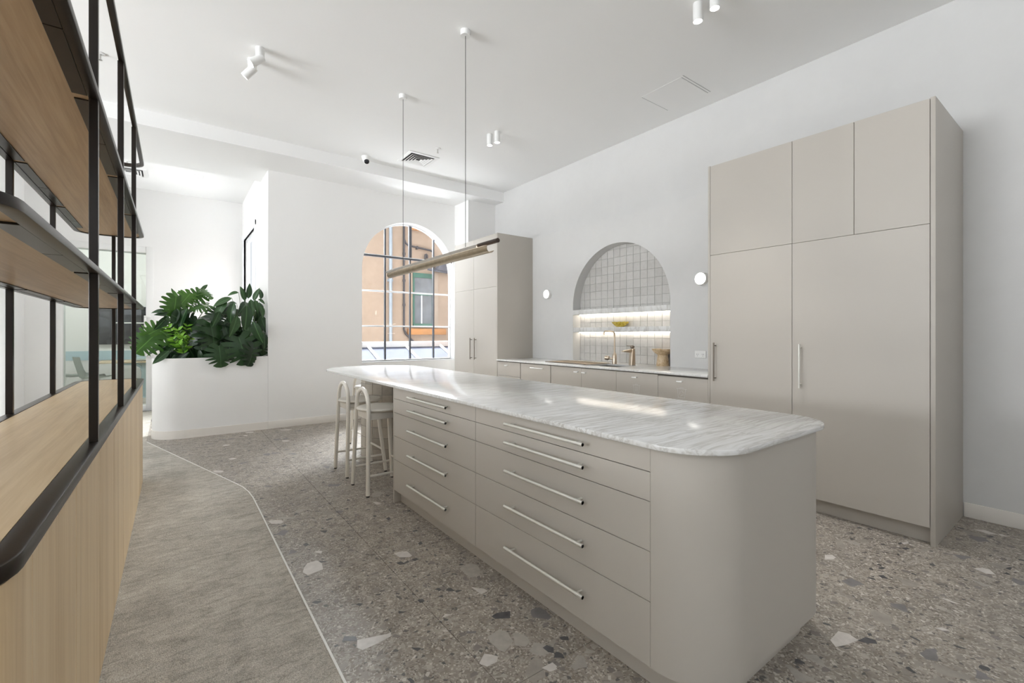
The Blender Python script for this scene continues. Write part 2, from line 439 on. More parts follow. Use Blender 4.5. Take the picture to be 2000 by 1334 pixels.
M['ext_pipe'] = plain('dark_cast_pipe', (0.06, 0.055, 0.06), 0.6, var=0.1)
M['ext_grey'] = plain('grey_downpipe', (0.30, 0.345, 0.39), 0.5, var=0.05)
M['ext_green'] = plain('green_window_paint', (0.05, 0.13, 0.10), 0.5, var=0.1)
M['ext_pane'] = plain('grey_outdoor_pane', (0.16, 0.18, 0.20), 0.15, var=0.25, scale=2.5)
M['roof_pane'] = plain('blue_grey_roof_glass', (0.075, 0.085, 0.125), 0.6, var=0.15, scale=3, spec=0.1)
M['slate'] = plain('dark_slate', (0.10, 0.10, 0.12), 0.6, var=0.3)
M['win_bar'] = plain('grey_window_bar', (0.10, 0.105, 0.12), 0.4, var=0.05)
M['win_white'] = plain('white_window_paint', (0.84, 0.85, 0.87), 0.5, var=0.01)
#@@PART2

# ------------------------------------------------------------------ room shell
CEIL = 3.66; SOF = 3.50; YB = 6.90; XW = 4.47; XF = 4.32
floor = struct(MB().box(-4.9, 4.6, -2.6, 13.8, -0.12, -0.008).build('floor', M['dark_gap']), 'floor of large terrazzo tiles under the island')
ts = 1.2; g = 0.0012
tm = MB().box(-ts / 2 + g, ts / 2 - g, -ts / 2 + g, ts / 2 - g, -0.008, 0.0).build('stone_tile', M['terrazzo'], floor, base=(0, 0, 0))
first = True
for i in range(-1, 4):
    for j in range(-3, 6):
        cx = -0.24 + ts * (i + 0.5); cy = 1.32 + ts * (j + 0.5)
        if first: tm.location = (cx, cy, 0); first = False
        else: linked(tm, 'stone_tile', (cx, cy, 0), floor)
PALE = [[[0.567,2.635],[0.584,2.681],[0.61,2.723],[0.661,2.724],[0.675,2.673],[0.664,2.604],[0.622,2.593],[0.582,2.587]],[[1.04,2.539],[1.077,2.542],[1.114,2.517],[1.116,2.454],[1.098,2.445],[1.05,2.477]],[[0.624,1.913],[0.648,1.905],[0.742,1.875],[0.757,1.876],[0.744,1.851],[0.68,1.841],[0.621,1.84],[0.608,1.868]],[[0.672,2.84],[0.7,2.843],[0.715,2.822],[0.702,2.793]],[[0.76,1.674],[0.776,1.685],[0.785,1.682],[0.772,1.67]],[[0.979,1.835],[1.006,1.85],[1.025,1.83],[1.002,1.829]],[[1.216,1.971],[1.24,1.937],[1.26,1.917],[1.264,1.891],[1.222,1.884],[1.219,1.929]],[[0.959,1.493],[1.005,1.526],[1.025,1.504],[1.04,1.481],[1.02,1.459],[0.974,1.46]],[[1.139,1.329],[1.191,1.326],[1.191,1.301],[1.173,1.29],[1.15,1.296]],[[3.037,1.025],[3.069,1.0],[3.052,0.975],[3.011,0.975],[2.976,1.004]],[[2.208,0.726],[2.303,0.727],[2.318,0.694],[2.302,0.655],[2.233,0.673],[2.177,0.696]],[[3.513,0.478],[3.559,0.452],[3.563,0.423],[3.514,0.395],[3.49,0.429]],[[3.589,0.804],[3.632,0.782],[3.616,0.773],[3.575,0.788]],[[4.217,0.574],[4.26,0.529],[4.23,0.468],[4.191,0.498]],[[4.247,0.467],[4.257,0.449],[4.24,0.422],[4.21,0.449]],[[2.664,0.483],[2.696,0.464],[2.69,0.437],[2.667,0.459]],[[2.991,0.524],[3.003,0.499],[2.994,0.451],[2.982,0.473]],[[1.231,3.425],[1.259,3.404],[1.279,3.35],[1.237,3.343]],[[0.533,3.496],[0.553,3.502],[0.61,3.46],[0.613,3.415],[0.592,3.399],[0.543,3.436]],[[0.313,5.09],[0.332,5.104],[0.385,5.056],[0.394,5.01],[0.372,4.987],[0.326,5.014]],[[0.47,5.498],[0.509,5.508],[0.547,5.475],[0.521,5.437],[0.485,5.44]],[[0.475,6.208],[0.504,6.223],[0.552,6.187],[0.528,6.144],[0.484,6.153]],[[1.066,6.05],[1.121,6.042],[1.147,5.975],[1.105,5.955],[1.066,5.99]],[[0.769,6.83],[0.811,6.87],[0.874,6.83],[0.854,6.765],[0.784,6.764]],[[0.729,6.656],[0.78,6.632],[0.762,6.574],[0.736,6.593]],[[1.164,6.747],[1.236,6.734],[1.303,6.684],[1.259,6.652],[1.178,6.688]]]
MID = [[[1.261,2.162],[1.335,2.18],[1.359,2.14],[1.347,2.09],[1.309,2.034],[1.266,2.046],[1.257,2.081]],[[1.071,1.604],[1.138,1.612],[1.158,1.574],[1.146,1.539],[1.143,1.516],[1.076,1.485],[1.064,1.506],[1.063,1.568]],[[1.17,1.556],[1.188,1.552],[1.207,1.502],[1.193,1.47],[1.162,1.46],[1.134,1.489]],[[1.274,3.574],[1.328,3.636],[1.37,3.611],[1.362,3.551],[1.312,3.502],[1.267,3.513]],[[1.228,4.326],[1.274,4.339],[1.32,4.336],[1.308,4.313],[1.235,4.301]]]
DARK = [[[1.165,1.71],[1.199,1.715],[1.255,1.689],[1.224,1.647],[1.166,1.685]],[[1.215,1.412],[1.239,1.415],[1.251,1.386],[1.23,1.362],[1.216,1.38]],[[1.197,3.058],[1.223,3.066],[1.221,3.034],[1.198,3.014]],[[0.642,2.98],[0.663,2.996],[0.675,2.955],[0.652,2.945]],[[1.211,2.575],[1.235,2.589],[1.233,2.558],[1.207,2.55]],[[0.95,2.03],[0.974,2.021],[0.975,1.998],[0.95,2.0]],[[0.536,1.934],[0.55,1.938],[0.552,1.925],[0.536,1.924]],[[0.57,1.943],[0.588,1.97],[0.627,1.94],[0.622,1.909]],[[1.095,2.413],[1.123,2.414],[1.129,2.392],[1.102,2.386]],[[1.009,2.427],[1.037,2.43],[1.049,2.384],[1.016,2.397]],[[0.696,3.506],[0.717,3.541],[0.73,3.522],[0.701,3.497]],[[0.585,3.357],[0.613,3.373],[0.623,3.345],[0.599,3.332]],[[0.855,3.287],[0.904,3.294],[0.891,3.271],[0.856,3.265]],[[2.295,0.656],[2.35,0.644],[2.36,0.612],[2.337,0.6],[2.306,0.632]],[[3.503,0.784],[3.538,0.768],[3.529,0.748],[3.488,0.763]],[[3.004,0.768],[3.031,0.753],[3.003,0.722],[2.989,0.748]],[[2.382,0.646],[2.398,0.64],[2.386,0.631],[2.37,0.637]]]
for lst, mat in ((PALE, 'chip_pale'), (MID, 'chip_mid'), (DARK, 'chip_dark')):
    for c in lst:
        MB().prism(c, -0.004, 0.0005).build('stone_chip', M[mat], floor)

# carpet zone and the pale strip along its edge
EDGE = [(0.505, -2.4), (0.505, 1.7), (0.505, 2.33), (0.508, 3.73), (0.508, 4.05), (0.498, 4.22), (0.475, 4.38), (0.440, 4.52), (0.308, 4.985), (-0.15, 6.604), (-0.235, 6.905)]
carpet_o = MB().prism(EDGE + [(-0.235, 9.66), (-4.6, 9.66), (-4.6, -2.4)], 0.0, 0.006).build('carpet', M['carpet'])
tag(carpet_o, 'grey brown loop carpet with streaky shading along the oak console', 'carpet')
mb = MB(); w = 0.009
L = [Vector((p[0], p[1])) for p in EDGE]; out_l, out_r = [], []
for i, p in enumerate(L):
    d = (L[min(i + 1, len(L) - 1)] - L[max(i - 1, 0)]).normalized(); nrm = Vector((d.y, -d.x))
    out_l.append(p); out_r.append(p + nrm * w)
mb.prism([tuple(p) for p in out_l] + [tuple(p) for p in out_r[::-1]], 0.0, 0.008)
struct(mb.build('trim_1', M['trim_white']), 'thin pale metal strip between carpet and terrazzo')

# ceilings
struct(MB().box(-4.9, XW + 0.2, -2.6, 6.20, CEIL, CEIL + 0.2).build('ceiling', M['ceiling']))
struct(MB().box(-4.9, XW + 0.2, 6.20, 7.50, SOF, 3.90).build('ceiling', M['ceiling']), 'dropped ceiling beam in front of the arched window')
struct(MB().box(-4.9, 1.3, 7.50, 13.8, 3.70, 3.90).build('ceiling', M['ceiling']), 'ceiling of the passage behind the planter')

# walls
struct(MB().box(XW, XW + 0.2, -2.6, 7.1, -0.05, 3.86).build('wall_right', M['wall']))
# thickened kitchen wall with the arched recess
YC, R, SPR = 3.657, 0.744, 1.645
pts = [(2.107, 0.0), (YC - R, 0.0), (YC - R, SPR)] + arc(YC, SPR, R, 180, 0, 40)[1:-1] + [(YC + R, SPR), (YC + R, 0.0), (5.25, 0.0), (5.25, 2.71), (2.107, 2.71)]
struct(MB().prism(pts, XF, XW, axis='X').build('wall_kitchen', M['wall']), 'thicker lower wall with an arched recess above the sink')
# back wall with arched window opening
WX, WR, WS, WZ = 3.122, 0.80, 2.285, 0.86
pts = [(1.05, 0.0), (1.05, SOF), (XW, SOF), (XW, 0.0), (WX + WR, 0.0), (WX + WR, WS)] + arc(WX, WS, WR, 0, 180, 44)[1:-1] + [(WX - WR, WS), (WX - WR, 0.0)]
mb = MB().prism(pts, YB, 7.12, axis='Y'); mb.box(WX - WR - 0.001, WX + WR + 0.001, YB, 7.12, 0, WZ)
mb.box(1.05, 1.30, 7.12, 7.50, 0, SOF)
struct(mb.build('wall_back', M['wall_smooth']))
mb = MB().prism([(1.35, 0.0), (1.35, 3.9), (9.5, 3.9), (9.5, -0.5), (WX + WR, -0.5), (WX + WR, WS)] + arc(WX, WS, WR, 0, 180, 44)[1:-1] + [(WX - WR, WS), (WX - WR, 0.0)], 7.121, 7.128, axis='Y')
struct(mb.build('wall_bounce_cut', M['ext_bounce_cut']), 'added dark outer sheet around the arched window that cuts bounced light')  # added unseen sheet, dark so less light bounces onto the facade
struct(MB().box(3.93, XW, 6.45, YB, 0, SOF).build('wall_pier', M['wall_smooth']), 'projecting wall pier behind the far tall cupboard')
mb = MB()
mb.box(1.055, 1.15, 7.50, 8.10, 0, 3.7); mb.box(1.055, 1.15, 9.50, 9.95, 0, 3.7); mb.box(1.055, 1.15, 8.10, 9.50, 0, 1.0); mb.box(1.055, 1.15, 8.10, 9.50, 2.98, 3.7)
struct(mb.build('wall_side', M['wall_smooth']), 'side wall with a white window past the planter')
mb = MB()
mb.box(-0.235, 1.055, 9.75, 9.95, 0, 3.7); mb.box(-1.42, -0.235, 9.75, 9.95, 2.74, 3.7); mb.box(-1.80, -1.42, 9.75, 9.95, 0, 3.7)
struct(mb.build('wall_far', M['wall_smooth']), 'far wall holding the glass door')
struct(MB().box(-1.95, -1.745, 8.3, 9.75, 0, 3.7).build('wall_left', M['wall_smooth']), 'short white wall return beside the glass door')
# unseen sides of the room: glazed west side and wall behind the viewpoint
mb = MB()
mb.box(-4.9, -4.7, -2.6, 13.8, 0, 1.2); mb.box(-4.9, -4.7, -2.6, 13.8, 3.10, 3.9); mb.box(-4.9, -4.7, -2.6, -1.3, 1.2, 3.1); mb.box(-4.9, -4.7, 7.7, 13.8, 1.2, 3.1)
for y in (1.4, 3.5, 5.6): mb.box(-4.9, -4.7, y - 0.06, y + 0.06, 1.2, 3.1)
struct(mb.build('wall_west', M['wall_smooth']))
mb = MB()
mb.box(-4.9, XW, -2.6, -2.44, 0, 2.0); mb.box(-4.9, XW, -2.6, -2.44, 3.2, 3.66); mb.box(-4.9, -1.6, -2.6, -2.44, 2.0, 3.2); mb.box(2.8, XW, -2.6, -2.44, 2.0, 3.2)
struct(mb.build('wall_front', M['wall_smooth']))
# meeting room beyond the glass door
mb = MB()
mb.box(-4.9, 1.3, 12.90, 13.1, 0, 3.7); mb.box(0.5, 0.6, 9.95, 12.9, 0, 3.7)
struct(mb.build('wall_meeting', M['wall_smooth']), 'back wall of the meeting room')
struct(MB().box(-4.6, 0.5, 12.885, 12.90, 0.74, 0.93).build('trim_2', M['pale_blue']), 'pale blue band along the meeting room wall')
struct(MB().box(-4.6, 0.5, 9.96, 12.90, 0.0, 0.006).build('floor_meeting', M['carpet']))

# skirting boards
struct(MB().box(1.05, 3.62, YB - 0.010, YB, 0, 0.102, 0.003).build('baseboard_back', M['skirting']))
struct(MB().box(XW - 0.012, XW, -2.4, 0.655, 0, 0.10, 0.003).build('baseboard_right', M['skirting']))
struct(MB().box(-0.235, 1.055, 9.738, 9.75, 0, 0.10, 0.003).build('baseboard_far', M['skirting']))

# ------------------------------------------------------------------ arched window
win = struct(D.objects.new('window_1', None)); COL.objects.link(win); win.location = (WX, 7.06, WZ)
win['label'] = 'arched steel window with a grid of small panes'
fw = 0.016
outer = [(WX - WR, WZ), (WX - WR, WS)] + arc(WX, WS, WR, 180, 0, 44)[1:-1] + [(WX + WR, WS), (WX + WR, WZ)]
ri = WR - fw
inner = [(WX - ri, WZ + fw), (WX - ri, WS)] + arc(WX, WS, ri, 180, 0, 44)[1:-1] + [(WX + ri, WS), (WX + ri, WZ + fw)]
mb = MB(); bm = mb.bm
ra = [[bm.verts.new((p[0], y, p[1])) for p in ring] for ring in (outer, inner) for y in (7.035, 7.085)]
of, ob, inf, inb = ra; n = len(outer)
for i in range(n):
    j = (i + 1) % n
    bm.faces.new((of[i], of[j], inf[j], inf[i])); bm.faces.new((ob[j], ob[i], inb[i], inb[j])); bm.faces.new((inf[i], inf[j], inb[j], inb[i])); bm.faces.new((of[j], of[i], ob[i], ob[j]))
bmesh.ops.recalc_face_normals(bm, faces=bm.faces[:])
mb.build('window_frame', M['win_white'], win)
XM = [2.746, 3.175, 3.604]; ZM = [1.41, 1.968, 2.528]
def archz(x, r=ri): 
    dx = abs(x - WX); return WS + math.sqrt(max(0, r * r - dx * dx))
for k, x in enumerate(XM):
    if k == 1:
        MB().box(x - 0.011, x + 0.011, 7.045, 7.085, WZ + fw, ZM[2], 0.002).build('mullion', M['win_bar'], win)
        MB().box(x - 0.022, x + 0.022, 7.038, 7.088, ZM[2], archz(x), 0.003).build('mullion', M['win_bar'], win)
    else: MB().box(x - 0.012, x + 0.012, 7.045, 7.085, WZ + fw, archz(x), 0.002).build('mullion', M['win_bar'], win)
for k, z in enumerate(ZM):
    hw = ri if z < WS else math.sqrt(ri * ri - (z - WS) ** 2)
    if k == 2:
        MB().box(WX - hw, WX + hw, 7.040, 7.086, z - 0.020, z + 0.008, 0.003).build('transom', M['win_bar'], win)
        MB().box(WX - hw, WX + hw, 7.036, 7.086, z + 0.008, z + 0.018).build('transom_edge', M['win_white'], win)
    else: MB().box(WX - hw, WX + hw, 7.048, 7.084, z - 0.012, z + 0.012, 0.003).build('transom', M['win_white'], win)
xs = [WX - ri] + XM + [WX + ri]; zs = [WZ + fw] + ZM + [9]
for i in range(4):
    for j in range(4):
        x0, x1, z0, z1 = xs[i], xs[i + 1], zs[j], zs[j + 1]
        if j < 3 and z1 < WS: poly = [(x0, z0), (x1, z0), (x1, z1), (x0, z1)]
        else:
            tops = [(x1 + (x0 - x1) * q / 8) for q in range(9)]
            tp = [(x, min(archz(x, ri), z1) if abs(x - WX) < ri - 1e-6 else WS) for x in tops]
            poly = [(x0, z0), (x1, z0)] + [(x, z) for x, z in tp if z > z0 + 0.002]
        if len(poly) < 3: continue
        bmx = MB(); vs = [bmx.bm.verts.new((p[0], 7.068, p[1])) for p in poly]; bmx.bm.faces.new(vs)
        bmx.build('pane', M['glass'], win)
struct(MB().box(WX - WR, WX + WR, YB - 0.004, 7.035, WZ - 0.02, WZ, 0.003).build('window_sill', M['win_white'], None))

# white window in the side wall (seen at a glancing angle)
w2 = struct(D.objects.new('window_2', None)); COL.objects.link(w2); w2.location = (1.055, 8.8, 1.0); w2['label'] = 'white framed window in the side wall above the plants'
mb = MB()
mb.box(1.035, 1.09, 8.02, 8.10, 0.95, 3.06, 0.006); mb.box(1.035, 1.09, 9.50, 9.58, 0.95, 3.06, 0.006); mb.box(1.03, 1.09, 8.02, 9.58, 2.98, 3.06, 0.006); mb.box(1.02, 1.09, 8.0, 9.6, 0.95, 1.0, 0.006)
mb.build('window_frame', M['win_white'], w2)
mb = MB(); mb.box(1.10, 1.14, 8.10, 8.16, 1.0, 2.98); mb.box(1.10, 1.14, 9.44, 9.5, 1.0, 2.98); mb.box(1.10, 1.14, 8.16, 9.44, 2.92, 2.98); mb.box(1.10, 1.14, 8.16, 9.44, 1.0, 1.06); mb.box(1.10, 1.14, 8.16, 9.44, 1.93, 1.99)
mb.build('sash', M['win_white'], w2)
MB().quad((1.12, 8.16, 1.06), (1.12, 9.44, 1.06), (1.12, 9.44, 1.93), (1.12, 8.16, 1.93)).build('pane', M['glass_side'], w2)
MB().quad((1.12, 8.16, 1.99), (1.12, 9.44, 1.99), (1.12, 9.44, 2.92), (1.12, 8.16, 2.92)).build('pane', M['glass_side'], w2)

# glass door to the meeting room
d1 = struct(D.objects.new('door_1', None)); COL.objects.link(d1); d1.location = (-0.8, 9.76, 0); d1['label'] = 'framed glass door with a white pull handle'
mb = MB()
mb.box(-0.335, -0.235, 9.74, 9.96, 0, 2.74, 0.004); mb.box(-1.42, -1.33, 9.73, 9.96, 0, 2.74, 0.004); mb.box(-1.33, -0.335, 9.75, 9.96, 2.64, 2.74, 0.004); mb.box(-1.33, -0.335, 9.75, 9.94, 0.0, 0.10, 0.004)
mb.build('door_frame', M['white_metal'], d1)
MB().box(-1.33, -0.335, 9.80, 9.812, 0.10, 2.64).build('door_glass', M['glass_door'], d1)
mb = MB(); mb.tube([(-0.285, 9.80, 1.57), (-0.285, 9.74, 1.57)], 0.014); mb.tube([(-0.285, 9.80, 0.93), (-0.285, 9.74, 0.93)], 0.014)
mb.box(-0.36, -0.27, 9.68, 9.74, 1.555, 1.59, 0.006); mb.box(-0.36, -0.27, 9.68, 9.74, 0.915, 0.95, 0.006); mb.box(-0.36, -0.325, 9.68, 9.74, 0.93, 1.575, 0.006)
mb.build('door_handle', M['white_metal'], d1)

# ------------------------------------------------------------------ courtyard outside the arched window
YE = 11.0
ew = struct(MB().box(3.2, 9.5, YE, YE + 0.4, -0.5, 7.5).build('wall_outside', M['render_sand']), 'sand coloured rendered building across the courtyard')
struct(MB().box(1.4, 9.5, 7.13, YE, -0.6, -0.5).build('floor_outside', M['slate']))
eg = struct(D.objects.new('window_3', None)); COL.objects.link(eg); eg.location = (5.3, YE, 1.5); eg['label'] = 'green painted sash window of the building outside'
MB().box(5.02, 5.60, YE - 0.05, YE, 2.76, 2.88).build('window_head', M['ext_green'], eg)
MB().box(5.02, 5.60, YE - 0.06, YE, 1.47, 1.56).build('window_bottom_rail', M['ext_green'], eg)
mb = MB(); mb.box(5.02, 5.06, YE - 0.04, YE, 1.56, 2.76); mb.box(5.56, 5.60, YE - 0.04, YE, 1.56, 2.76); mb.box(5.06, 5.56, YE - 0.05, YE, 2.30, 2.36)
mb.build('window_frame', M['ext_green'], eg)
MB().box(5.06, 5.56, YE - 0.02, YE, 1.56, 2.30).build('pane', M['ext_pane'], eg); MB().box(5.06, 5.56, YE - 0.025, YE, 2.36, 2.76).build('pane', M['ext_pane'], eg)
MB().box(5.245, 5.27, YE - 0.04, YE - 0.02, 1.56, 2.30).build('glazing_bar', M['win_white'], eg)
MB().box(5.60, 5.74, YE - 0.03, YE, 1.45, 2.92).build('window_shade_strip', plain('painted_shade_taupe', (0.36, 0.29, 0.23), 0.8), eg)  # shade on the wall beside the window, painted as a darker strip
MB().box(4.86, 5.93, YE - 0.14, YE, 1.27, 1.43, 0.01).build('window_sill', M['ext_orange'], eg)
MB().box(4.90, 5.75, YE - 0.12, YE, 3.98, 4.20, 0.01).build('window_lintel', M['ext_orange'], eg)
gp = MB().cyl((4.385, YE - 0.10, -0.5), (4.385, YE - 0.10, 6.5), 0.042, 14); 
gp.box(4.33, 4.44, YE - 0.12, YE - 0.001, 2.6, 2.66); gp.box(4.33, 4.44, YE - 0.12, YE - 0.001, 4.6, 4.66)
tag(gp.build('downpipe', M['ext_grey']), 'pale grey downpipe on the sand building outside', 'pipe')
mb = MB(); mb.tube([(4.755, YE - 0.06, 6.5), (4.755, YE - 0.06, 1.40), (4.80, YE - 0.06, 1.30), (5.06, YE - 0.06, 1.05)], 0.027, 10)
mb.tube([(4.755, YE - 0.06, 3.72), (4.80, YE - 0.06, 3.62), (4.87, YE - 0.06, 3.56), (5.50, YE - 0.06, 3.50), (5.575, YE - 0.06, 3.46), (5.585, YE - 0.06, 3.30), (5.585, YE - 0.06, 2.98)], 0.024, 10)
for z in (4.4, 3.3, 2.62, 2.0): mb.cyl((4.755, YE - 0.06, z), (4.755, YE - 0.06, z + 0.06), 0.038, 10)
mb.box(5.1, 5.14, YE - 0.09, YE, 3.49, 3.57)
tag(mb.build('soil_pipe', M['ext_pipe']), 'thin black pipe with a branch on the sand building outside', 'pipe')
mb = MB(); mb.tube([(5.335, YE - 0.08, 3.0), (5.335, YE - 0.08, 3.33), (5.345, YE - 0.08, 3.37), (5.37, YE - 0.08, 3.38), (5.39, YE - 0.08, 3.36), (5.395, YE - 0.08, 3.28)], 0.026, 10)
tag(mb.build('vent_pipe', M['ext_pipe']), 'short hooked black vent pipe above the green window outside', 'pipe')
mb = MB(); mb.tube([(5.385, YE - 0.12, 3.0), (5.45, YE - 0.15, 2.98), (6.4, YE - 0.16, 2.92)], 0.035, 8)
mb.prism([(5.62, 2.98), (5.75, 3.22), (5.86, 3.16), (5.98, 2.96)], YE - 0.22, YE - 0.02, axis='Y'); mb.prism([(5.85, 3.24), (6.02, 3.20), (6.30, 2.95), (6.10, 2.95)], YE - 0.22, YE - 0.02, axis='Y')
tag(mb.build('gutter', M['slate']), 'dark slate gutter and flashing right of the green window outside', 'gutter')
# glazed lean-to roof below the window
sk = thing('glass_roof', 'low glazed lean-to roof with white bars under the arched window outside', 'roof', (3.2, 7.5, 0.8))
import bisect
zr = lambda y: 0.845 + (y - 7.28) * 0.40
MB().box(1.2, 6.4, 7.80, 7.90, 1.045, 1.15, 0.004).build('ridge_beam', M['ext_white'], sk)
MB().box(1.2, 6.4, 7.84, 7.90, -0.5, 1.045).build('upstand', M['ext_white'], sk)
for i in range(8):
    xb = 0.65 + 0.697 * i
    if xb > 6: break
    x0, x1 = xb + 0.03, xb + 0.667
    mb = MB(); v = [(x0, 7.20, zr(7.20)), (x1, 7.20, zr(7.20)), (x1, 7.80, zr(7.80)), (x0, 7.80, zr(7.80))]
    t = [mb.bm.verts.new(p) for p in v]; b = [mb.bm.verts.new((p[0], p[1], p[2] - 0.012)) for p in v]
    mb.bm.faces.new(t); mb.bm.faces.new(b[::-1])
    for k in range(4): mb.bm.faces.new((t[k], b[k], b[(k + 1) % 4], t[(k + 1) % 4]))
    bmesh.ops.recalc_face_normals(mb.bm, faces=mb.bm.faces[:])
    mb.build('pane', M['roof_pane'], sk)
    mb = MB(); mb.tube([(xb, 7.19, zr(7.19) + 0.01), (xb, 7.81, zr(7.81) + 0.01)], 0.032, 4); mb.build('roof_bar', M['ext_white'], sk)
MB().box(1.2, 6.4, 7.13, 7.20, 0.74, 0.835).build('eaves_rail', M['ext_white'], sk)

# ------------------------------------------------------------------ island
isl = thing('kitchen_island', 'stone grey kitchen island with ten drawers and a rounded corner', 'kitchen island', (1.85, 2.03, 0))
X0, X1, Y0, Y1 = 1.355, 2.345, 0.768, 3.318
RL, RR = 0.225, 0.20
outl = arc(X0 + RL, Y0 + RL, RL, 180, 270, 20) + arc(X1 - RR, Y0 + RR, RR, 270, 360, 18)
pts = outl + [(X1, Y1), (X0 + 0.018, Y1), (X0 + 0.018, Y0 + RL)]
MB().prism(pts, 0.10, 0.88).build('curved_panel', M['cabinet'], isl, sharp=40)
k = 0.055
koutl = arc(X0 + k + RL - 0.04, Y0 + k + RL - 0.04, RL - 0.04, 180, 270, 14) + arc(X1 - k - RR + 0.05, Y0 + k + RR - 0.05, RR - 0.05, 270, 360, 14)
MB().prism(koutl + [(X1 - k, 3.30), (X0 + k, 3.30)], 0.0, 0.10).build('toe_kick', M['cabinet'], isl)
MB().box(X0, X1, 3.302, Y1, 0.0, 0.88, 0.001).build('end_panel', M['cabinet'], isl)
MB().box(X0 + 0.016, X0 + 0.0185, 0.9935, 3.302, 0.10, 0.88).build('shadow_gap', M['cabinet_dark'], isl)
ZL = [0.878, 0.793, 0.688, 0.511, 0.333, 0.10]; HZ = [0.837, 0.745, 0.604, 0.430, 0.224]
gp2 = 0.0015
for (ya, yb, ha, hb) in ((2.147, 3.302, 2.43, 2.985), (0.993, 2.147, 1.290, 1.826)):
    for r in range(5):
        dr = MB().box(X0, X0 + 0.016, ya + gp2, yb - gp2, ZL[r + 1] + gp2, ZL[r] - gp2, 0.0008, 1).build('drawer', M['cabinet'], isl)
        mb = MB(); z = HZ[r]
        mb.tube([(X0 - 0.035, ha, z), (X0 - 0.035, hb, z)], 0.0072, 12)
        for y in (ha, hb - 0.045): mb.tube([(X0 - 0.035, y, z), (X0 - 0.035, y + 0.045, z)], 0.0080, 12)
        for y in (ha + 0.04, hb - 0.04): mb.tube([(X0 - 0.035, y, z), (X0 + 0.001, y, z)], 0.0048, 10)
        h = mb.build('handle', M['handle'], dr); h['label'] = 'slim pale metal bar handle'
# stone top
sx0, sx1, sy0, sy1 = 1.333, 2.370, 0.743, 5.495
pts = arc(sx0 + 0.24, sy0 + 0.24, 0.24, 180, 270, 20) + arc(sx1 - 0.21, sy0 + 0.21, 0.21, 270, 360, 20) + arc(sx1 - 0.46, sy1 - 0.46, 0.46, 0, 90, 20) + arc(sx0 + 0.46, sy1 - 0.46, 0.46, 90, 180, 20)
ct = MB().prism(pts, 0.88, 0.90, 0.003, 2).build('island_countertop', M['marble_island'], sharp=50)
tag(ct, 'long white veined marble top with rounded ends on the kitchen island', 'countertop')
# tiled drum under the overhang
dc = (1.90, 4.74); dr_ = 0.30
drum = thing('tiled_drum_leg', 'round pedestal clad in small glazed tiles under the island overhang', 'table leg', (dc[0], dc[1], 0))
MB().cyl((dc[0], dc[1], 0), (dc[0], dc[1], 0.88), dr_ - 0.008, 48).build('core', M['grout'], drum)
nt = 18; a = 2 * PI / nt
mb = MB(); hw = a / 2 * 0.965; seg = 3
t = bmesh.new(); grid = []
for zz in (0.0025, 0.1075):
    row = []
    for q in range(seg + 1):
        th = -hw + 2 * hw * q / seg; row.append((t.verts.new((dr_ * math.cos(th), dr_ * math.sin(th), zz)), t.verts.new(((dr_ - 0.010) * math.cos(th), (dr_ - 0.010) * math.sin(th), zz))))
    grid.append(row)
for q in range(seg):
    a0, a1, b0, b1 = grid[0][q], grid[0][q + 1], grid[1][q], grid[1][q + 1]
    t.faces.new((a0[0], a1[0], b1[0], b0[0])); t.faces.new((a1[1], a0[1], b0[1], b1[1])); t.faces.new((a0[1], a1[1], a1[0], a0[0])); t.faces.new((b0[0], b1[0], b1[1], b0[1]))
for q in (0, seg):
    p, s_ = grid[0][q], grid[1][q]; t.faces.new((p[0], s_[0], s_[1], p[1]) if q == 0 else (p[1], s_[1], s_[0], p[0]))
bmesh.ops.recalc_face_normals(t, faces=t.faces[:]); mb._add(t)
src = mb.build('tile', M['zellige_drum'], drum, base=(0, 0, 0)); rnd = random.Random(4)
for j in range(8):
    for i in range(nt):
        Mx = Matrix.Translation((0, 0, j * 0.11)) @ Matrix.Rotation(i * a + 0.05, 4, 'Z') @ Matrix.Diagonal((1 + rnd.uniform(-0.003, 0.003),) * 2 + (1, 1))
        if i == 0 and j == 0: src.matrix_basis = Mx
        else: linked(src, 'tile', parent=drum, M=Mx)

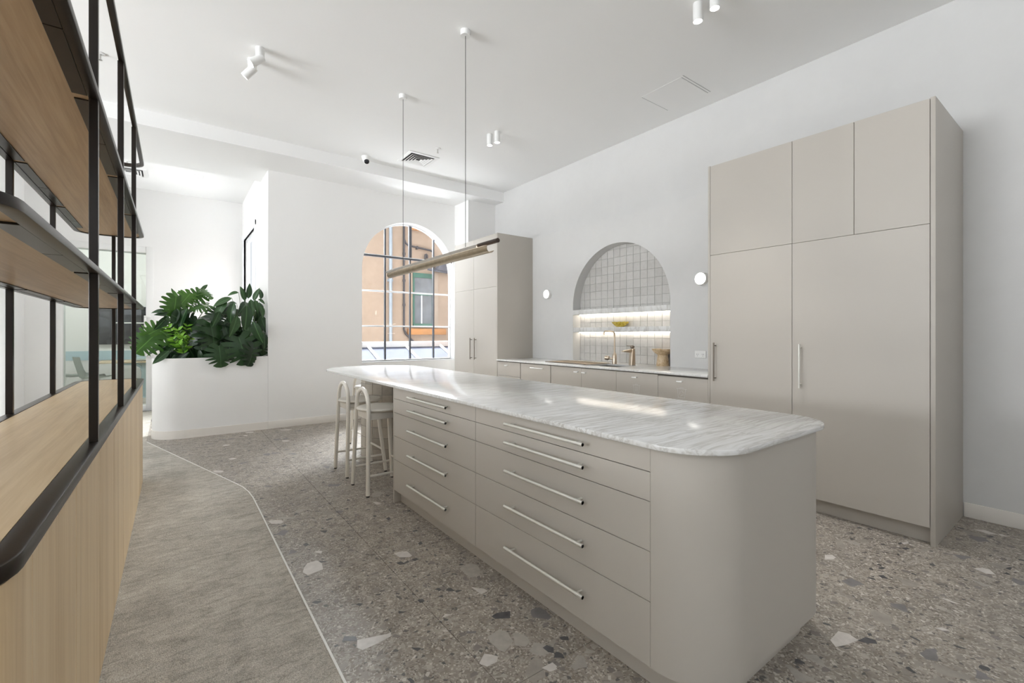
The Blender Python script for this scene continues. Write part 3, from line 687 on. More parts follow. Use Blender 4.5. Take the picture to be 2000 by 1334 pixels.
# ------------------------------------------------------------------ bar stools
def make_stool(name, label):
    t = thing(name, label, 'bar stool', (0, 0, 0))
    prof = [(0, 0.0), (0.155, 0.0), (0.182, 0.006), (0.196, 0.018), (0.196, 0.024), (0.186, 0.032), (0.0, 0.032)]
    MB().lathe(prof, (0, 0, 0.648), 40).build('seat', M['stool'], t)
    mb = MB()
    for s in (-1, 1): mb.box(-0.150, 0.130, s * 0.120 - 0.010, s * 0.120 + 0.010, 0.592, 0.648, 0.003)
    mb.box(-0.148, -0.128, -0.12, 0.12, 0.592, 0.648, 0.003); mb.box(0.110, 0.130, -0.12, 0.12, 0.592, 0.648, 0.003)
    mb.build('seat_rail', M['stool'], t)
    r = 0.0165
    p = [(-0.175, -0.183, 0.012), (-0.158, -0.150, 0.60), (-0.155, -0.143, 0.69)]
    for q in range(1, 16):
        th = PI - PI * q / 16; p.append((-0.155, 0.143 * math.cos(th), 0.69 + 0.143 * math.sin(th)))
    p += [(-0.155, 0.143, 0.69), (-0.158, 0.150, 0.60), (-0.175, 0.183, 0.012)]
    MB().tube(p, r, 14).build('back_hoop', M['stool'], t)
    for s in (-1, 1): MB().tube([(0.175, s * 0.190, 0.012), (0.118, s * 0.125, 0.60), (0.116, s * 0.122, 0.640)], r, 12).build('leg', M['stool'], t)
    def leg(a, b, z): return tuple(a[i] + (b[i] - a[i]) * (z - 0.012) / (0.60 - 0.012) for i in range(2)) + (z,)
    for s in (-1, 1):
        MB().tube([leg((-0.175, s * 0.183), (-0.158, s * 0.150), 0.158), leg((0.175, s * 0.190), (0.118, s * 0.125), 0.158)], 0.0095, 10).build('stretcher', M['stool'], t)
    MB().tube([leg((0.175, -0.190), (0.118, -0.125), 0.205), leg((0.175, 0.190), (0.118, 0.125), 0.205)], 0.0095, 10).build('footrest', M['stool'], t)
    for (x, y) in ((-0.175, -0.183), (-0.175, 0.183), (0.175, -0.19), (0.175, 0.19)):
        MB().cyl((x, y, 0), (x, y, 0.012), 0.0125, 12).build('foot', M['rubber'], t)
    t['group'] = 'bar stools at the island'
    return t
def dup(root, loc, rz, label):
    r = root.copy(); COL.objects.link(r); r.location = loc; r.rotation_euler = (0, 0, rz); r['label'] = label
    for ch in list(root.children):
        c = ch.copy(); COL.objects.link(c); c.parent = r
    return r
s0 = make_stool('bar_stool', 'bone white hoop back bar stool nearest the island drawers')
s0.location = (1.412, 3.722, 0)
dup(s0, (1.430, 4.300, 0), 0.0, 'bone white hoop back bar stool at the overhang, second from the drawers')
dup(s0, (1.88, 5.25, 0), -PI / 2 + 0.1, 'bone white hoop back bar stool half hidden behind the tiled drum at the island end')

# ------------------------------------------------------------------ near tall cupboard
def bar_handle(mb, x, y, za, zb, out=0.035, r=0.006):
    mb.tube([(x - out, y, za), (x - out, y, zb)], r, 12)
    for z in (za + 0.025, zb - 0.025): mb.tube([(x - out, y, z), (x + 0.001, y, z)], r * 0.75, 10)
    return mb
XC = 3.671
tc = thing('tall_cupboard', 'big stone grey tall cupboard with five flat doors on the kitchen wall', 'cupboard', (4.08, 1.38, 0))
MB().box(3.695, XW - 0.002, 0.685, 2.088, 0.105, 2.708).build('body', M['cabinet'], tc)
MB().box(3.692, 3.6955, 0.686, 2.088, 0.105, 2.708).build('shadow_gap', M['cabinet_dark'], tc)
MB().box(XC, XW - 0.002, 0.661, 0.6845, 0.0, 2.712, 0.001).build('side_panel', M['cabinet'], tc)
MB().box(XC, XW - 0.002, 2.0895, 2.107, 0.0, 2.712, 0.001).build('side_panel', M['cabinet'], tc)
MB().box(3.735, XW - 0.002, 0.685, 2.088, 0.0, 0.105).build('toe_kick', M['cabinet'], tc)
for n_, (ya, yb, za, zb, hy) in enumerate(((1.450, 2.088, 0.107, 1.950, 2.038), (0.686, 1.450, 0.107, 1.950, 1.390), (1.450, 2.088, 1.950, 2.708, 0), (1.069, 1.450, 1.950, 2.708, 0), (0.686, 1.069, 1.950, 2.708, 0))):
    d = MB().box(XC, XC + 0.021, ya + 0.0015, yb - 0.0015, za + 0.0012, zb - 0.0012, 0.0008, 1).build('door', M['cabinet'], tc)
    if hy:
        h = bar_handle(MB(), XC, hy, 0.890, 1.210).build('handle', M['handle_dark' if n_ == 0 else 'handle'], d)
        h['label'] = 'bronzed upright bar handle' if n_ == 0 else 'pale upright bar handle'
# far tall cupboard
tc2 = thing('tall_cupboard', 'stone grey tall cupboard with paired doors beside the arched window', 'cupboard', (4.0, 5.85, 0))
MB().box(3.698, XF, 5.268, 6.435, 0.105, 2.708).build('body', M['cabinet'], tc2)
MB().box(3.695, 3.6985, 5.268, 6.435, 0.105, 2.708).build('shadow_gap', M['cabinet_dark'], tc2)
MB().box(3.675, XF, 5.250, 5.267, 0.0, 2.712, 0.001).build('side_panel', M['cabinet'], tc2)
MB().box(3.675, XF, 6.436, 6.448, 0.0, 2.712, 0.001).build('side_panel', M['cabinet'], tc2)
MB().box(3.74, XF, 5.268, 6.435, 0.0, 0.105).build('toe_kick', M['cabinet'], tc2)
for (ya, yb, za, zb, hy) in ((5.268, 5.872, 0.107, 1.957, 5.805), (5.872, 6.435, 0.107, 1.957, 5.925), (5.268, 5.872, 1.957, 2.708, 0), (5.872, 6.435, 1.957, 2.708, 0)):
    d = MB().box(3.675, 3.695, ya + 0.0015, yb - 0.0015, za + 0.0015, zb - 0.0015, 0.0008, 1).build('door', M['cabinet'], tc2)
    if hy: bar_handle(MB(), 3.675, hy, 0.900, 1.226, 0.035, 0.0065).build('handle', M['handle_dark'], d)

# ------------------------------------------------------------------ sink run
YS = [5.248, 4.720, 4.125, 3.610, 3.113, 2.610, 2.109]
LB = ['stone grey base unit with a short top drawer beside the far tall cupboard', 'stone grey base unit with a long pale pull, second from the far tall cupboard', 'stone grey base unit left of the sink pair, third from the far tall cupboard', 'stone grey base unit under the tall mixer tap, fourth from the far tall cupboard', 'stone grey bin unit with a slotted bin mark under the pedestal bowl', 'stone grey bin unit with a recycling bin mark beside the near tall cupboard']
HYS = [5.0, 4.36, 3.665, 3.545, 2.857, 2.362]
def bin_icon(y, z, w_, h_, rec):
    mb = MB(); x0, x1 = 3.6742, 3.6752; b = 0.004
    mb.box(x0, x1, y - w_ * 0.62, y + w_ * 0.62, z + h_ * 0.30, z + h_ * 0.30 + b)                  # lid
    mb.box(x0, x1, y - w_ * 0.2, y + w_ * 0.2, z + h_ * 0.40, z + h_ * 0.40 + b)
    for s in (-1, 1):
        mb.box(x0, x1, y + s * w_ * 0.2 - b / 2, y + s * w_ * 0.2 + b / 2, z + h_ * 0.30, z + h_ * 0.42)
        mb.prism([(y + s * w_ * 0.5, z + h_ * 0.30), (y + s * (w_ * 0.5 - b), z + h_ * 0.30), (y + s * (w_ * 0.40 - b), z - h_ * 0.5), (y + s * w_ * 0.40, z - h_ * 0.5)][::s], x0, x1, axis='X')
    mb.box(x0, x1, y - w_ * 0.40, y + w_ * 0.40, z - h_ * 0.5, z - h_ * 0.5 + b)
    if not rec:
        for q in (-0.17, 0, 0.17): mb.box(x0, x1, y + q * w_ - b / 2, y + q * w_ + b / 2, z - h_ * 0.36, z + h_ * 0.2)
    else:
        for q in range(3):
            th = math.radians(90 + 120 * q); th2 = th + math.radians(84)
            p = [(y + 0.27 * w_ * math.cos(x), z - 0.08 * h_ + 0.27 * w_ * math.sin(x)) for x in (th, th2)]
            dx, dz = p[1][0] - p[0][0], p[1][1] - p[0][1]; L_ = math.hypot(dx, dz); nx, nz = -dz / L_ * b / 2, dx / L_ * b / 2
            mb.prism([(p[0][0] + nx, p[0][1] + nz), (p[0][0] - nx, p[0][1] - nz), (p[1][0] - nx, p[1][1] - nz), (p[1][0] + nx, p[1][1] + nz)], x0, x1, axis='X')
    return mb
for i in range(6):
    ya, yb = YS[i + 1], YS[i]
    u = thing('base_cabinet', LB[i], 'cabinet', (4.0, (ya + yb) / 2, 0), 'base units under the sink bench')
    gw = 0.006 if i in (0, 1, 2) else 0.002
    MB().box(3.697, XF - 0.001, ya, yb, 0.10, 0.715 if i in (2, 3) else 0.905).build('body', M['cabinet'], u)
    MB().box(3.694, 3.6975, ya, yb, 0.10, 0.905).build('shadow_gap', M['cabinet_dark'], u)
    MB().box(3.745, XF - 0.001, ya, yb, 0.0, 0.10).build('toe_kick', M['cabinet'], u)
    e0, e1 = ya + (0.006 if i in (0, 1) else 0.0015), yb - (0.006 if i in (0, 1, 2) else 0.0015)
    if i == 0:
        dr = MB().box(3.675, 3.694, e0, e1, 0.712, 0.900, 0.0008, 1).build('drawer', M['cabinet'], u)
        MB().box(3.675, 3.694, e0, e1, 0.107, 0.707, 0.0008, 1).build('drawer', M['cabinet'], u)
    elif i == 5: 
        dr = MB().box(3.675, 3.694, e0, e1, 0.107, 0.893, 0.0008, 1).build('door', M['cabinet'], u)
    else: dr = MB().box(3.675, 3.694, e0, e1, 0.107, 0.900, 0.0008, 1).build('door', M['cabinet'], u)
    y = HYS[i]; mb = MB(); hl = 0.16 if i == 1 else 0.028
    if i == 1:
        mb.tube([(3.640, y - 0.12, 0.857), (3.640, y + 0.12, 0.857)], 0.005, 10)
        for q in (-0.09, 0.09): mb.tube([(3.640, y + q, 0.857), (3.676, y + q, 0.857)], 0.004, 8)
    else:
        mb.box(3.632, 3.640, y - hl, y + hl, 0.851, 0.863, 0.002); mb.box(3.640, 3.676, y - 0.010, y + 0.010, 0.853, 0.861, 0.001)
    mb.build('handle', M['white_metal'], dr)
    if i == 4: bin_icon(y, 0.747, 0.075, 0.095, False).build('bin_mark', M['mark'], dr)
    if i == 5: bin_icon(y, 0.757, 0.085, 0.10, True).build('bin_mark', M['mark'], dr)
# bench top with sink cut-out
bt = thing('bench_countertop', 'white veined marble bench top along the kitchen wall under the arch', 'countertop', (4.0, 3.68, 0.905))
mb = MB(); sxa, sxb, sya, syb = 3.80, 4.17, 3.22, 3.66
za, zb = 0.910, 0.930
pts_o = [(3.662, 2.1075), (XF, 2.1075), (XF, YC - R), (XW - 0.002, YC - R), (XW - 0.002, YC + R), (XF, YC + R), (XF, 5.2495), (3.662, 5.2495)]
mb.prism([(3.662, 2.1075), (XF - 0.001, 2.1075), (XF - 0.001, sya), (3.662, sya)], za, zb, 0.002)
mb.prism([(3.662, syb), (XF - 0.001, syb), (XF - 0.001, 5.2495), (3.662, 5.2495)], za, zb, 0.002)
mb.box(3.662, sxa, sya - 0.002, syb + 0.002, za, zb, 0.002); mb.box(sxb, XF - 0.001, sya - 0.002, syb + 0.002, za, zb)
mb.box(XF - 0.002, XW - 0.001, YC - R + 0.001, YC + R - 0.001, za, zb)
mb.build('slab', M['marble_island'], bt)
mb = MB(); wl = 0.012
mb.box(sxa - wl, sxb + wl, sya - wl, syb + wl, 0.72, 0.73); mb.box(sxa - wl, sxa, sya - wl, syb + wl, 0.73, 0.912); mb.box(sxb, sxb + wl, sya - wl, syb + wl, 0.73, 0.912); mb.box(sxa, sxb, sya - wl, sya, 0.73, 0.912); mb.box(sxa, sxb, syb, syb + wl, 0.73, 0.912)
mb.build('sink_bowl', M['steel'], bt)
# draining tray
tr = thing('draining_tray', 'flat champagne metal draining tray with slots on the marble bench', 'tray', (3.99, 4.0, 0.93))
MB().box(3.79, 4.20, 3.67, 4.34, 0.930, 0.934, 0.001).build('tray', M['tap'], tr)
mb = MB(); mb.box(3.78, 3.79, 3.66, 4.35, 0.930, 0.942, 0.002); mb.build('front_lip', M['handle_dark'], tr)
mb = MB(); mb.box(4.20, 4.207, 3.66, 4.35, 0.930, 0.940, 0.002); mb.box(3.79, 4.20, 4.34, 4.347, 0.930, 0.940, 0.002); mb.box(3.79, 4.20, 3.663, 3.67, 0.930, 0.940, 0.002); mb.build('rim', M['tap'], tr)
for q in range(16): MB().box(3.82, 4.17, 3.70 + q * 0.04, 3.712 + q * 0.04, 0.934, 0.9365, 0.001).build('rib', M['tap'], tr)
# niche shelves with light strips
for nm, lb, z0, z1 in (('marble_shelf', 'upper marble shelf across the arched recess', 1.540, 1.603), ('marble_shelf', 'lower marble shelf across the arched recess holding the gold bowl', 1.308, 1.370)):
    sh = thing(nm, lb, 'shelf', (4.39, YC, z0), 'marble shelves in the arched recess')
    MB().box(XF + 0.002, XW - 0.012, YC - R, YC + R, z0, z1, 0.002).build('slab', M['marble_shelf'], sh)
    s_ = MB().box(4.425, 4.440, YC - R + 0.02, YC + R - 0.02, z0 - 0.006, z0).build('light_strip', M['led'], sh); s_['label'] = 'lit warm strip under the shelf'
# tiles lining the back of the recess
niche = struct(D.objects.new('wall_tiles', None)); COL.objects.link(niche); niche.location = (4.46, YC, 0.93); niche['label'] = 'pearl glazed square tiles at the back of the arched recess'
rnd = random.Random(11)
pt = 0.101; gy = 0.0016
# grout bed
gb = [(YC - R + 0.001, 0.931), (YC + R - 0.001, 0.931), (YC + R - 0.001, SPR)] + arc(YC, SPR, R - 0.001, 0, 180, 40)[1:-1] + [(YC - R + 0.001, SPR)]
MB().prism(gb, XW - 0.007, XW - 0.001, axis='X').build('grout_bed', M['grout'], niche)
sq = [(-pt / 2 + gy, -pt / 2 + gy), (pt / 2 - gy, -pt / 2 + gy), (pt / 2 - gy, pt / 2 - gy), (-pt / 2 + gy, pt / 2 - gy)]
tsrc = None
def clip_half(poly, f):
    o_ = []
    for i in range(len(poly)):
        a_, b_ = poly[i], poly[(i + 1) % len(poly)]; fa, fb = f(a_), f(b_)
        if fa >= 0: o_.append(a_)
        if fa * fb < 0:
            s_ = fa / (fa - fb); o_.append((a_[0] + (b_[0] - a_[0]) * s_, a_[1] + (b_[1] - a_[1]) * s_))
    return o_
cols = int(2 * R / pt) + 2
y_start = 4.220 + pt / 2 + pt * 1
for i in range(cols + 1):
    for j in range(15):
        cy = y_start - pt * i; cz = 0.930 + pt * (j + 0.5)
        poly = [(cy + a_, cz + b_) for a_, b_ in sq]
        full = all(abs(y - YC) < R - 0.001 and (z < SPR or (y - YC) ** 2 + (z - SPR) ** 2 < (R - 0.001) ** 2) for y, z in poly)
        tilt = Matrix.Rotation(rnd.uniform(-0.012, 0.012), 4, 'Y') @ Matrix.Rotation(rnd.uniform(-0.012, 0.012), 4, 'Z')
        dx = rnd.uniform(-0.0012, 0.0012)
        if full:
            Mx = Matrix.Translation((XW - 0.009 + dx - 4.46, cy - YC, cz - 0.93)) @ tilt
            if tsrc is None:
                tsrc = MB().prism(sq, -0.0035, 0.003, 0.0012, 1, axis='X').build('tile', M['zellige'], niche, base=(0, 0, 0)); tsrc.matrix_basis = Mx
            else: linked(tsrc, 'tile', parent=niche, M=Mx)
        else:
            q = clip_half(clip_half(poly, lambda p: p[0] - (YC - R + 0.002)), lambda p: (YC + R - 0.002) - p[0])
            if q and max(p[1] for p in q) > SPR:
                for k_ in range(36):
                    th = PI * (k_ + 0.5) / 36; nx, nz = math.cos(th), math.sin(th)
                    q = clip_half(q, lambda p: (R - 0.002) - ((p[0] - YC) * nx + (p[1] - SPR) * nz))
                    if not q: break
            if q and len(q) >= 3:
                A_ = abs(sum(q[k_][0] * q[(k_ + 1) % len(q)][1] - q[(k_ + 1) % len(q)][0] * q[k_][1] for k_ in range(len(q)))) / 2
                if A_ > 1e-4: MB().prism(q, XW - 0.0125 + dx, XW - 0.006, axis='X').build('tile', M['zellige'], niche)
# taps
t1 = thing('mixer_tap', 'tall slender champagne mixer tap with a side knob at the sink', 'tap', (4.18, 3.565, 0.93))
MB().lathe([(0, 0), (0.027, 0), (0.027, 0.10), (0.022, 0.115), (0.013, 0.135), (0, 0.135)], (4.18, 3.565, 0.930), 24).build('body', M['tap'], t1)
MB().tube([(4.18, 3.565, 1.06), (4.181, 3.566, 1.25), (4.178, 3.565, 1.292), (4.160, 3.563, 1.310), (4.08, 3.556, 1.314), (3.99, 3.548, 1.312), (3.975, 3.547, 1.300), (3.973, 3.547, 1.275)], 0.0095, 14).build('spout', M['tap'], t1)
mb = MB(); mb.tube([(4.165, 3.575, 0.99), (4.145, 3.620, 1.0)], 0.012, 12); mb.tube([(4.135, 3.612, 1.0), (4.118, 3.654, 1.004)], 0.024, 18); mb.build('knob', M['tap'], t1)
t2 = thing('filter_tap', 'short angular champagne tap with a dark lever left of the pedestal bowl', 'tap', (4.165, 3.300, 0.93))
MB().prism([(4.135, 0.93), (4.20, 0.93), (4.193, 1.118), (4.150, 1.118)], 3.278, 3.322, 0.003, axis='Y').build('body', M['tap'], t2)
MB().prism([(4.155, 1.112), (4.155, 1.085), (4.115, 1.074), (4.005, 1.086), (4.005, 1.098), (4.115, 1.110)], 3.284, 3.316, 0.003, axis='Y').build('spout', M['tap'], t2)
MB().lathe([(0, 0), (0.012, 0), (0.024, 0.016), (0.024, 0.030), (0, 0.030)], (4.172, 3.300, 1.118), 20).build('lever_base', M['tap_dark'], t2)
MB().box(4.07, 4.19, 3.294, 3.306, 1.148, 1.154, 0.002).build('lever', M['tap_dark'], t2)
# pedestal bowl and gold bowl
pb = MB().lathe([(0, 0), (0.070, 0), (0.066, 0.03), (0.054, 0.118), (0.060, 0.125), (0.082, 0.140), (0.108, 0.166), (0.118, 0.184), (0.116, 0.188), (0.105, 0.186), (0.07, 0.165), (0, 0.155)], (4.385, 3.052, 0.930), 36).build('pedestal_bowl', M['travertine'])
tag(pb, 'honey travertine pedestal bowl standing at the end of the bench recess', 'bowl')
mb = MB(); t = bmesh.new(); rings = []
for (r_, z_) in ((0.0, 0.0), (0.045, 0.0), (0.085, 0.020), (0.112, 0.045), (0.122, 0.062), (0.116, 0.060), (0.085, 0.034), (0.0, 0.012)):
    n_ = 44
    rings.append([t.verts.new((r_ * math.cos(2 * PI * q / n_) * (1 + 0.05 * math.cos(11 * 2 * PI * q / n_)), r_ * math.sin(2 * PI * q / n_) * (1 + 0.05 * math.cos(11 * 2 * PI * q / n_)), z_ * (1 + 0.05 * math.cos(11 * 2 * PI * q / n_)))) for q in range(n_)])
for a_, b_ in zip(rings, rings[1:]):
    for q in range(44): t.faces.new((a_[q], a_[(q + 1) % 44], b_[(q + 1) % 44], b_[q])).smooth = True
bmesh.ops.remove_doubles(t, verts=t.verts[:], dist=1e-5); bmesh.ops.recalc_face_normals(t, faces=t.faces[:])
mb._add(t, Matrix.Translation((4.388, 3.655, 1.370)) @ Matrix.Diagonal((0.52, 1.0, 1.0, 1)))
tag(mb.build('shell_bowl', M['onyx']), 'gold green ribbed onyx bowl on the lower marble shelf', 'bowl')
# wall lamps and socket
for (y, z, lb) in ((4.888, 1.851, 'round lit wall lamp between the far tall cupboard and the arch'), (2.534, 1.842, 'round lit wall lamp between the arch and the near tall cupboard')):
    wl_ = thing('wall_lamp', lb, 'wall lamp', (XF, y, z), 'round wall lamps beside the arch')
    MX = Matrix.Rotation(-PI / 2, 4, 'Y')
    MB().lathe([(0, 0), (0.064, 0), (0.064, 0.050), (0.060, 0.053), (0.058, 0.051)], (XF, y, z), 32, MX).build('housing', M['white_metal'], wl_)
    MB().lathe([(0, 0.055), (0.03, 0.0545), (0.058, 0.051), (0.058, 0.046), (0, 0.046)], (XF, y, z), 32, MX).build('diffuser', M['lamp_on'], wl_)
so = thing('wall_socket', 'white double wall socket above the bench beside the near tall cupboard', 'socket', (XF, 2.56, 1.077))
MB().box(XF - 0.008, XF, 2.50, 2.62, 1.04, 1.112, 0.003).build('plate', M['white_metal'], so)
mb = MB()
for y in (2.53, 2.59):
    for dy in (-0.008, 0.008): mb.box(XF - 0.0088, XF - 0.0075, y + dy - 0.0015, y + dy + 0.0015, 1.072, 1.082)
    mb.box(XF - 0.0088, XF - 0.0075, y - 0.0015, y + 0.0015, 1.056, 1.064)
mb.build('slots', M['dark_gap'], so)

# ------------------------------------------------------------------ oak console with open bronze shelving
AZ = math.radians(-0.3317)
BC = (-0.43, 3.08, 0.0)
con = thing('shelving_console', 'long oak console with dark bronze posts and open oak shelves above the carpet', 'shelving unit')
RZ = Matrix.Rotation(AZ, 4, 'Z'); con.location = RZ @ Vector(BC); con.rotation_euler = (0, 0, AZ)
def cb(mb, name, mat, parent=con): return mb.build(name, mat, parent, base=BC)
CX0, CX1, CY0, CY1 = -0.652, -0.214, 1.03, 5.125
def rrect(x0, x1, y0, y1, r, n=8):
    return arc(x0 + r, y0 + r, r, 180, 270, n) + arc(x1 - r, y0 + r, r, 270, 360, n) + arc(x1 - r, y1 - r, r, 0, 90, n) + arc(x0 + r, y1 - r, r, 90, 180, n)
def ring(mb, o_, i_, z0, z1, bev=0.0):
    t = bmesh.new(); n = len(o_)
    V = lambda L_, z: [t.verts.new((p[0], p[1], z)) for p in L_]
    ob, ot, ib, it = V(o_, z0), V(o_, z1), V(i_, z0), V(i_, z1)
    edges = []
    for k in range(n):
        j = (k + 1) % n
        t.faces.new((ob[k], ob[j], ot[j], ot[k])); t.faces.new((ib[j], ib[k], it[k], it[j])); t.faces.new((ot[k], ot[j], it[j], it[k])); t.faces.new((ob[j], ob[k], ib[k], ib[j]))
    bmesh.ops.recalc_face_normals(t, faces=t.faces[:])
    if bev:
        es = [e for e in t.edges if all(v in set(ot) for v in e.verts) or all(v in set(ob) for v in e.verts)]
        bmesh.ops.bevel(t, geom=es, offset=bev, segments=2, profile=0.5, affect='EDGES')
    mb._add(t); return mb
# carcass
DX = CX1 - 0.010
near = arc(CX0 + 0.01 + 0.12, CY0 + 0.01 + 0.12, 0.12, 180, 270, 10) + arc(DX - 0.12, CY0 + 0.01 + 0.12, 0.12, 270, 360, 10) + [(DX, 1.268), (CX0 + 0.01, 1.268)]
cb(MB().prism(near, 0.0062, 0.862), 'end_panel', M['oak_v'])
cb(MB().prism([(CX0 + 0.01, 5.0), (DX, 5.0)] + arc(DX - 0.08, CY1 - 0.01 - 0.08, 0.08, 0, 90, 8) + arc(CX0 + 0.01 + 0.08, CY1 - 0.01 - 0.08, 0.08, 90, 180, 8), 0.0062, 0.862), 'end_panel', M['oak_v'])
cb(MB().box(CX0 + 0.01, DX - 0.020, 1.269, 4.999, 0.0062, 0.862), 'body', M['oak_v'])
cb(MB().box(DX - 0.020, DX - 0.0185, 1.269, 4.999, 0.0062, 0.850), 'shadow_gap', M['cabinet_dark'])
cb(MB().prism(rrect(CX0 + 0.024, CX1 - 0.024, CY0 + 0.024, CY1 - 0.024, 0.10), 0.862, 0.886), 'recess_strip', M['oak_v'])
YD = [1.27, 1.765, 2.265, 2.745, 3.225, 3.705, 4.19, 4.68, 5.0]
for a_, b_ in zip(YD, YD[1:]):
    cb(MB().box(DX - 0.0175, DX, a_ + 0.003, b_ - 0.003, 0.008, 0.850, 0.001, 1), 'door', M['oak_v'])
# top rim and oak top
rim_o = rrect(CX0, CX1, CY0, CY1, 0.13)
cb(ring(MB(), rim_o, rrect(CX0 + 0.042, CX1 - 0.042, CY0 + 0.042, CY1 - 0.042, 0.09), 0.868, 0.900, 0.004), 'top_rim', M['bronze'])
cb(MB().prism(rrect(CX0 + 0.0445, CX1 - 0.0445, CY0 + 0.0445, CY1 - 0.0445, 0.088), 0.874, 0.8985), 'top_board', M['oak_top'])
# shelves
for z0, z1 in ((1.494, 1.516), (2.109, 2.134)):
    cb(ring(MB(), rim_o, rrect(CX0 + 0.030, CX1 - 0.030, CY0 + 0.030, CY1 - 0.030, 0.10), z0, z1, 0.003), 'shelf_frame', M['bronze'])
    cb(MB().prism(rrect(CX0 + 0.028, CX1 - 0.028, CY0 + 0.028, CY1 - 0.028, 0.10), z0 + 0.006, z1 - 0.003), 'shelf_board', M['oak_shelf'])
    for x in (CX0 + 0.032, CX1 - 0.072):
        for ya, yb in ((1.30, 1.72), (1.724, 2.155), (2.20, 2.66), (2.664, 3.15), (3.19, 3.65), (3.654, 4.10), (4.145, 4.60), (4.604, 4.86)):
            cb(MB().box(x, x + 0.040, ya, yb, z0 + 0.001, z0 + 0.006, 0.001, 1), 'light_channel', M['bronze'])
cb(ring(MB(), rim_o, rrect(CX0 + 0.026, CX1 - 0.026, CY0 + 0.026, CY1 - 0.026, 0.10), 2.722, 2.750, 0.003), 'top_hoop', M['bronze'])
hp = 0.0125
for y in (2.178, 3.172, 4.125):
    for x in (CX1 - 0.005 - hp, CX0 + 0.005 + hp):
        cb(MB().box(x - hp, x + hp, y - hp, y + hp, 0.899, 2.724, 0.0015, 1), 'post', M['bronze'])
for y in (CY0 + 0.005 + hp, CY1 - 0.005 - hp):
    cb(MB().box(-0.418 - hp, -0.418 + hp, y - hp, y + hp, 0.899, 2.724, 0.0015, 1), 'post', M['bronze'])

# ------------------------------------------------------------------ pendant over the island
PX = 1.848; PZ = 1.945
pen = thing('pendant_lamp', 'long bronze linear pendant lamp on two thin cords over the island', 'pendant lamp', (PX, 3.68, CEIL))
for y in (3.075, 4.275):
    MB().lathe([(0, 0), (0.039, 0), (0.039, -0.034), (0.0375, -0.0355), (0.0375, -0.038), (0.039, -0.040), (0.039, -0.042), (0, -0.042)], (PX, y, CEIL), 32).build('canopy', M['white_metal'], pen)
    MB().cyl((PX, y, PZ + 0.02), (PX, y, CEIL - 0.042), 0.0024, 8).build('cord', M['cord'], pen)
def trough(mb, cx, cz, r, a0, a1, y0, y1, th=0.0022, n=14):
    P = arc(cx, cz, r, a0, a1, n) + arc(cx, cz, r - th, a1, a0, n)
    return mb.prism(P, y0, y1, axis='Y')
MB().cyl((PX, 2.632, PZ), (PX, 2.885, PZ), 0.0165, 20).build('end_tube', M['lamp_dark'], pen)
trough(MB(), PX, PZ - 0.010, 0.024, -20, 200, 2.885, 4.675).build('upper_shade', M['lamp_grey'], pen)
trough(MB(), PX - 0.004, PZ - 0.041, 0.034, 150, 330, 2.72, 4.60).build('lower_shade', M['lamp_bronze'], pen)
for y in (3.3, 4.1): MB().cyl((PX, y, PZ - 0.082), (PX, y, PZ + 0.012), 0.004, 10).build('hanger', M['lamp_dark'], pen)
MB().box(PX - 0.009, PX + 0.009, 2.80, 4.60, PZ - 0.024, PZ - 0.017).build('light_strip', M['pendant_on'], pen)

# ------------------------------------------------------------------ ceiling fixtures
def spot_light(parent, loc, d, power, cone=80, blend=0.7):
    l = D.lights.new('spot_beam', 'SPOT'); l.energy = power; l.spot_size = math.radians(cone); l.spot_blend = blend; l.shadow_soft_size = 0.03; l.color = (1.0, 0.965, 0.92)
    o = D.objects.new('spot_beam', l); COL.objects.link(o); o.location = Vector(loc) - wpos(parent); o.rotation_euler = look_rot(d); o.parent = parent
SPOT = 45
def fixed_spot(x, y, label, group):
    s_ = thing('ceiling_spot', label, 'spotlight', (x, y, CEIL), group)
    MB().lathe([(0, 0), (0.033, 0), (0.033, -0.126), (0.030, -0.129), (0.030, -0.122)], (x, y, CEIL), 28).build('can', M['white_metal'], s_)
    MB().lathe([(0, -0.1285), (0.0302, -0.1285), (0.0302, -0.124), (0, -0.124)], (x, y, CEIL), 28).build('lens', M['spot_on'], s_)
    spot_light(s_, (x, y, CEIL - 0.14), (0, 0, -1), SPOT, 56, 1.0)
fixed_spot(3.064, 4.380, 'white ceiling spot of the pair before the far tall cupboard, nearer the access panel', 'paired spots by the pendant')
fixed_spot(3.040, 4.500, 'white ceiling spot of the pair before the far tall cupboard, nearer the air diffuser', 'paired spots by the pendant')
fixed_spot(3.034, 1.819, 'white ceiling spot nearest the access panel, the lower of its pair', 'paired spots near the tall cupboard')
fixed_spot(3.006, 1.676, 'white ceiling spot cut by the top edge, the higher of its pair', 'paired spots near the tall cupboard')
def swivel_spot(x, y, d, label):
    s_ = thing('swivel_spot', label, 'spotlight', (x, y, CEIL), 'swivel spots over the carpet')
    MB().lathe([(0, 0), (0.034, 0), (0.034, -0.072), (0.031, -0.080), (0, -0.080)], (x, y, CEIL), 28).build('base', M['white_metal'], s_)
    d = Vector(d).normalized(); c = Vector((x, y, CEIL - 0.088)); p0 = c - d * 0.026; p1 = c + d * 0.092
    q = d.to_track_quat('Z', 'Y').to_matrix().to_4x4()
    MB().lathe([(0, 0), (0.030, 0), (0.034, 0.004), (0.034, 0.118), (0.031, 0.119), (0.031, 0.112)], p0, 28, q).build('head', M['white_metal'], s_)
    MB().lathe([(0, 0.117), (0.031, 0.117), (0.031, 0.113), (0, 0.113)], p0, 28, q).build('lens', M['spot_on'], s_)
    spot_light(s_, p0 + d * 0.13, d, SPOT, 60)
swivel_spot(0.593, 4.285, (-0.75, 0.05, -0.66), 'white swivel spot over the carpet with its round lens showing')
swivel_spot(0.563, 4.500, (-0.60, 0.36, -0.72), 'white swivel spot over the carpet with its lens seen edge on')
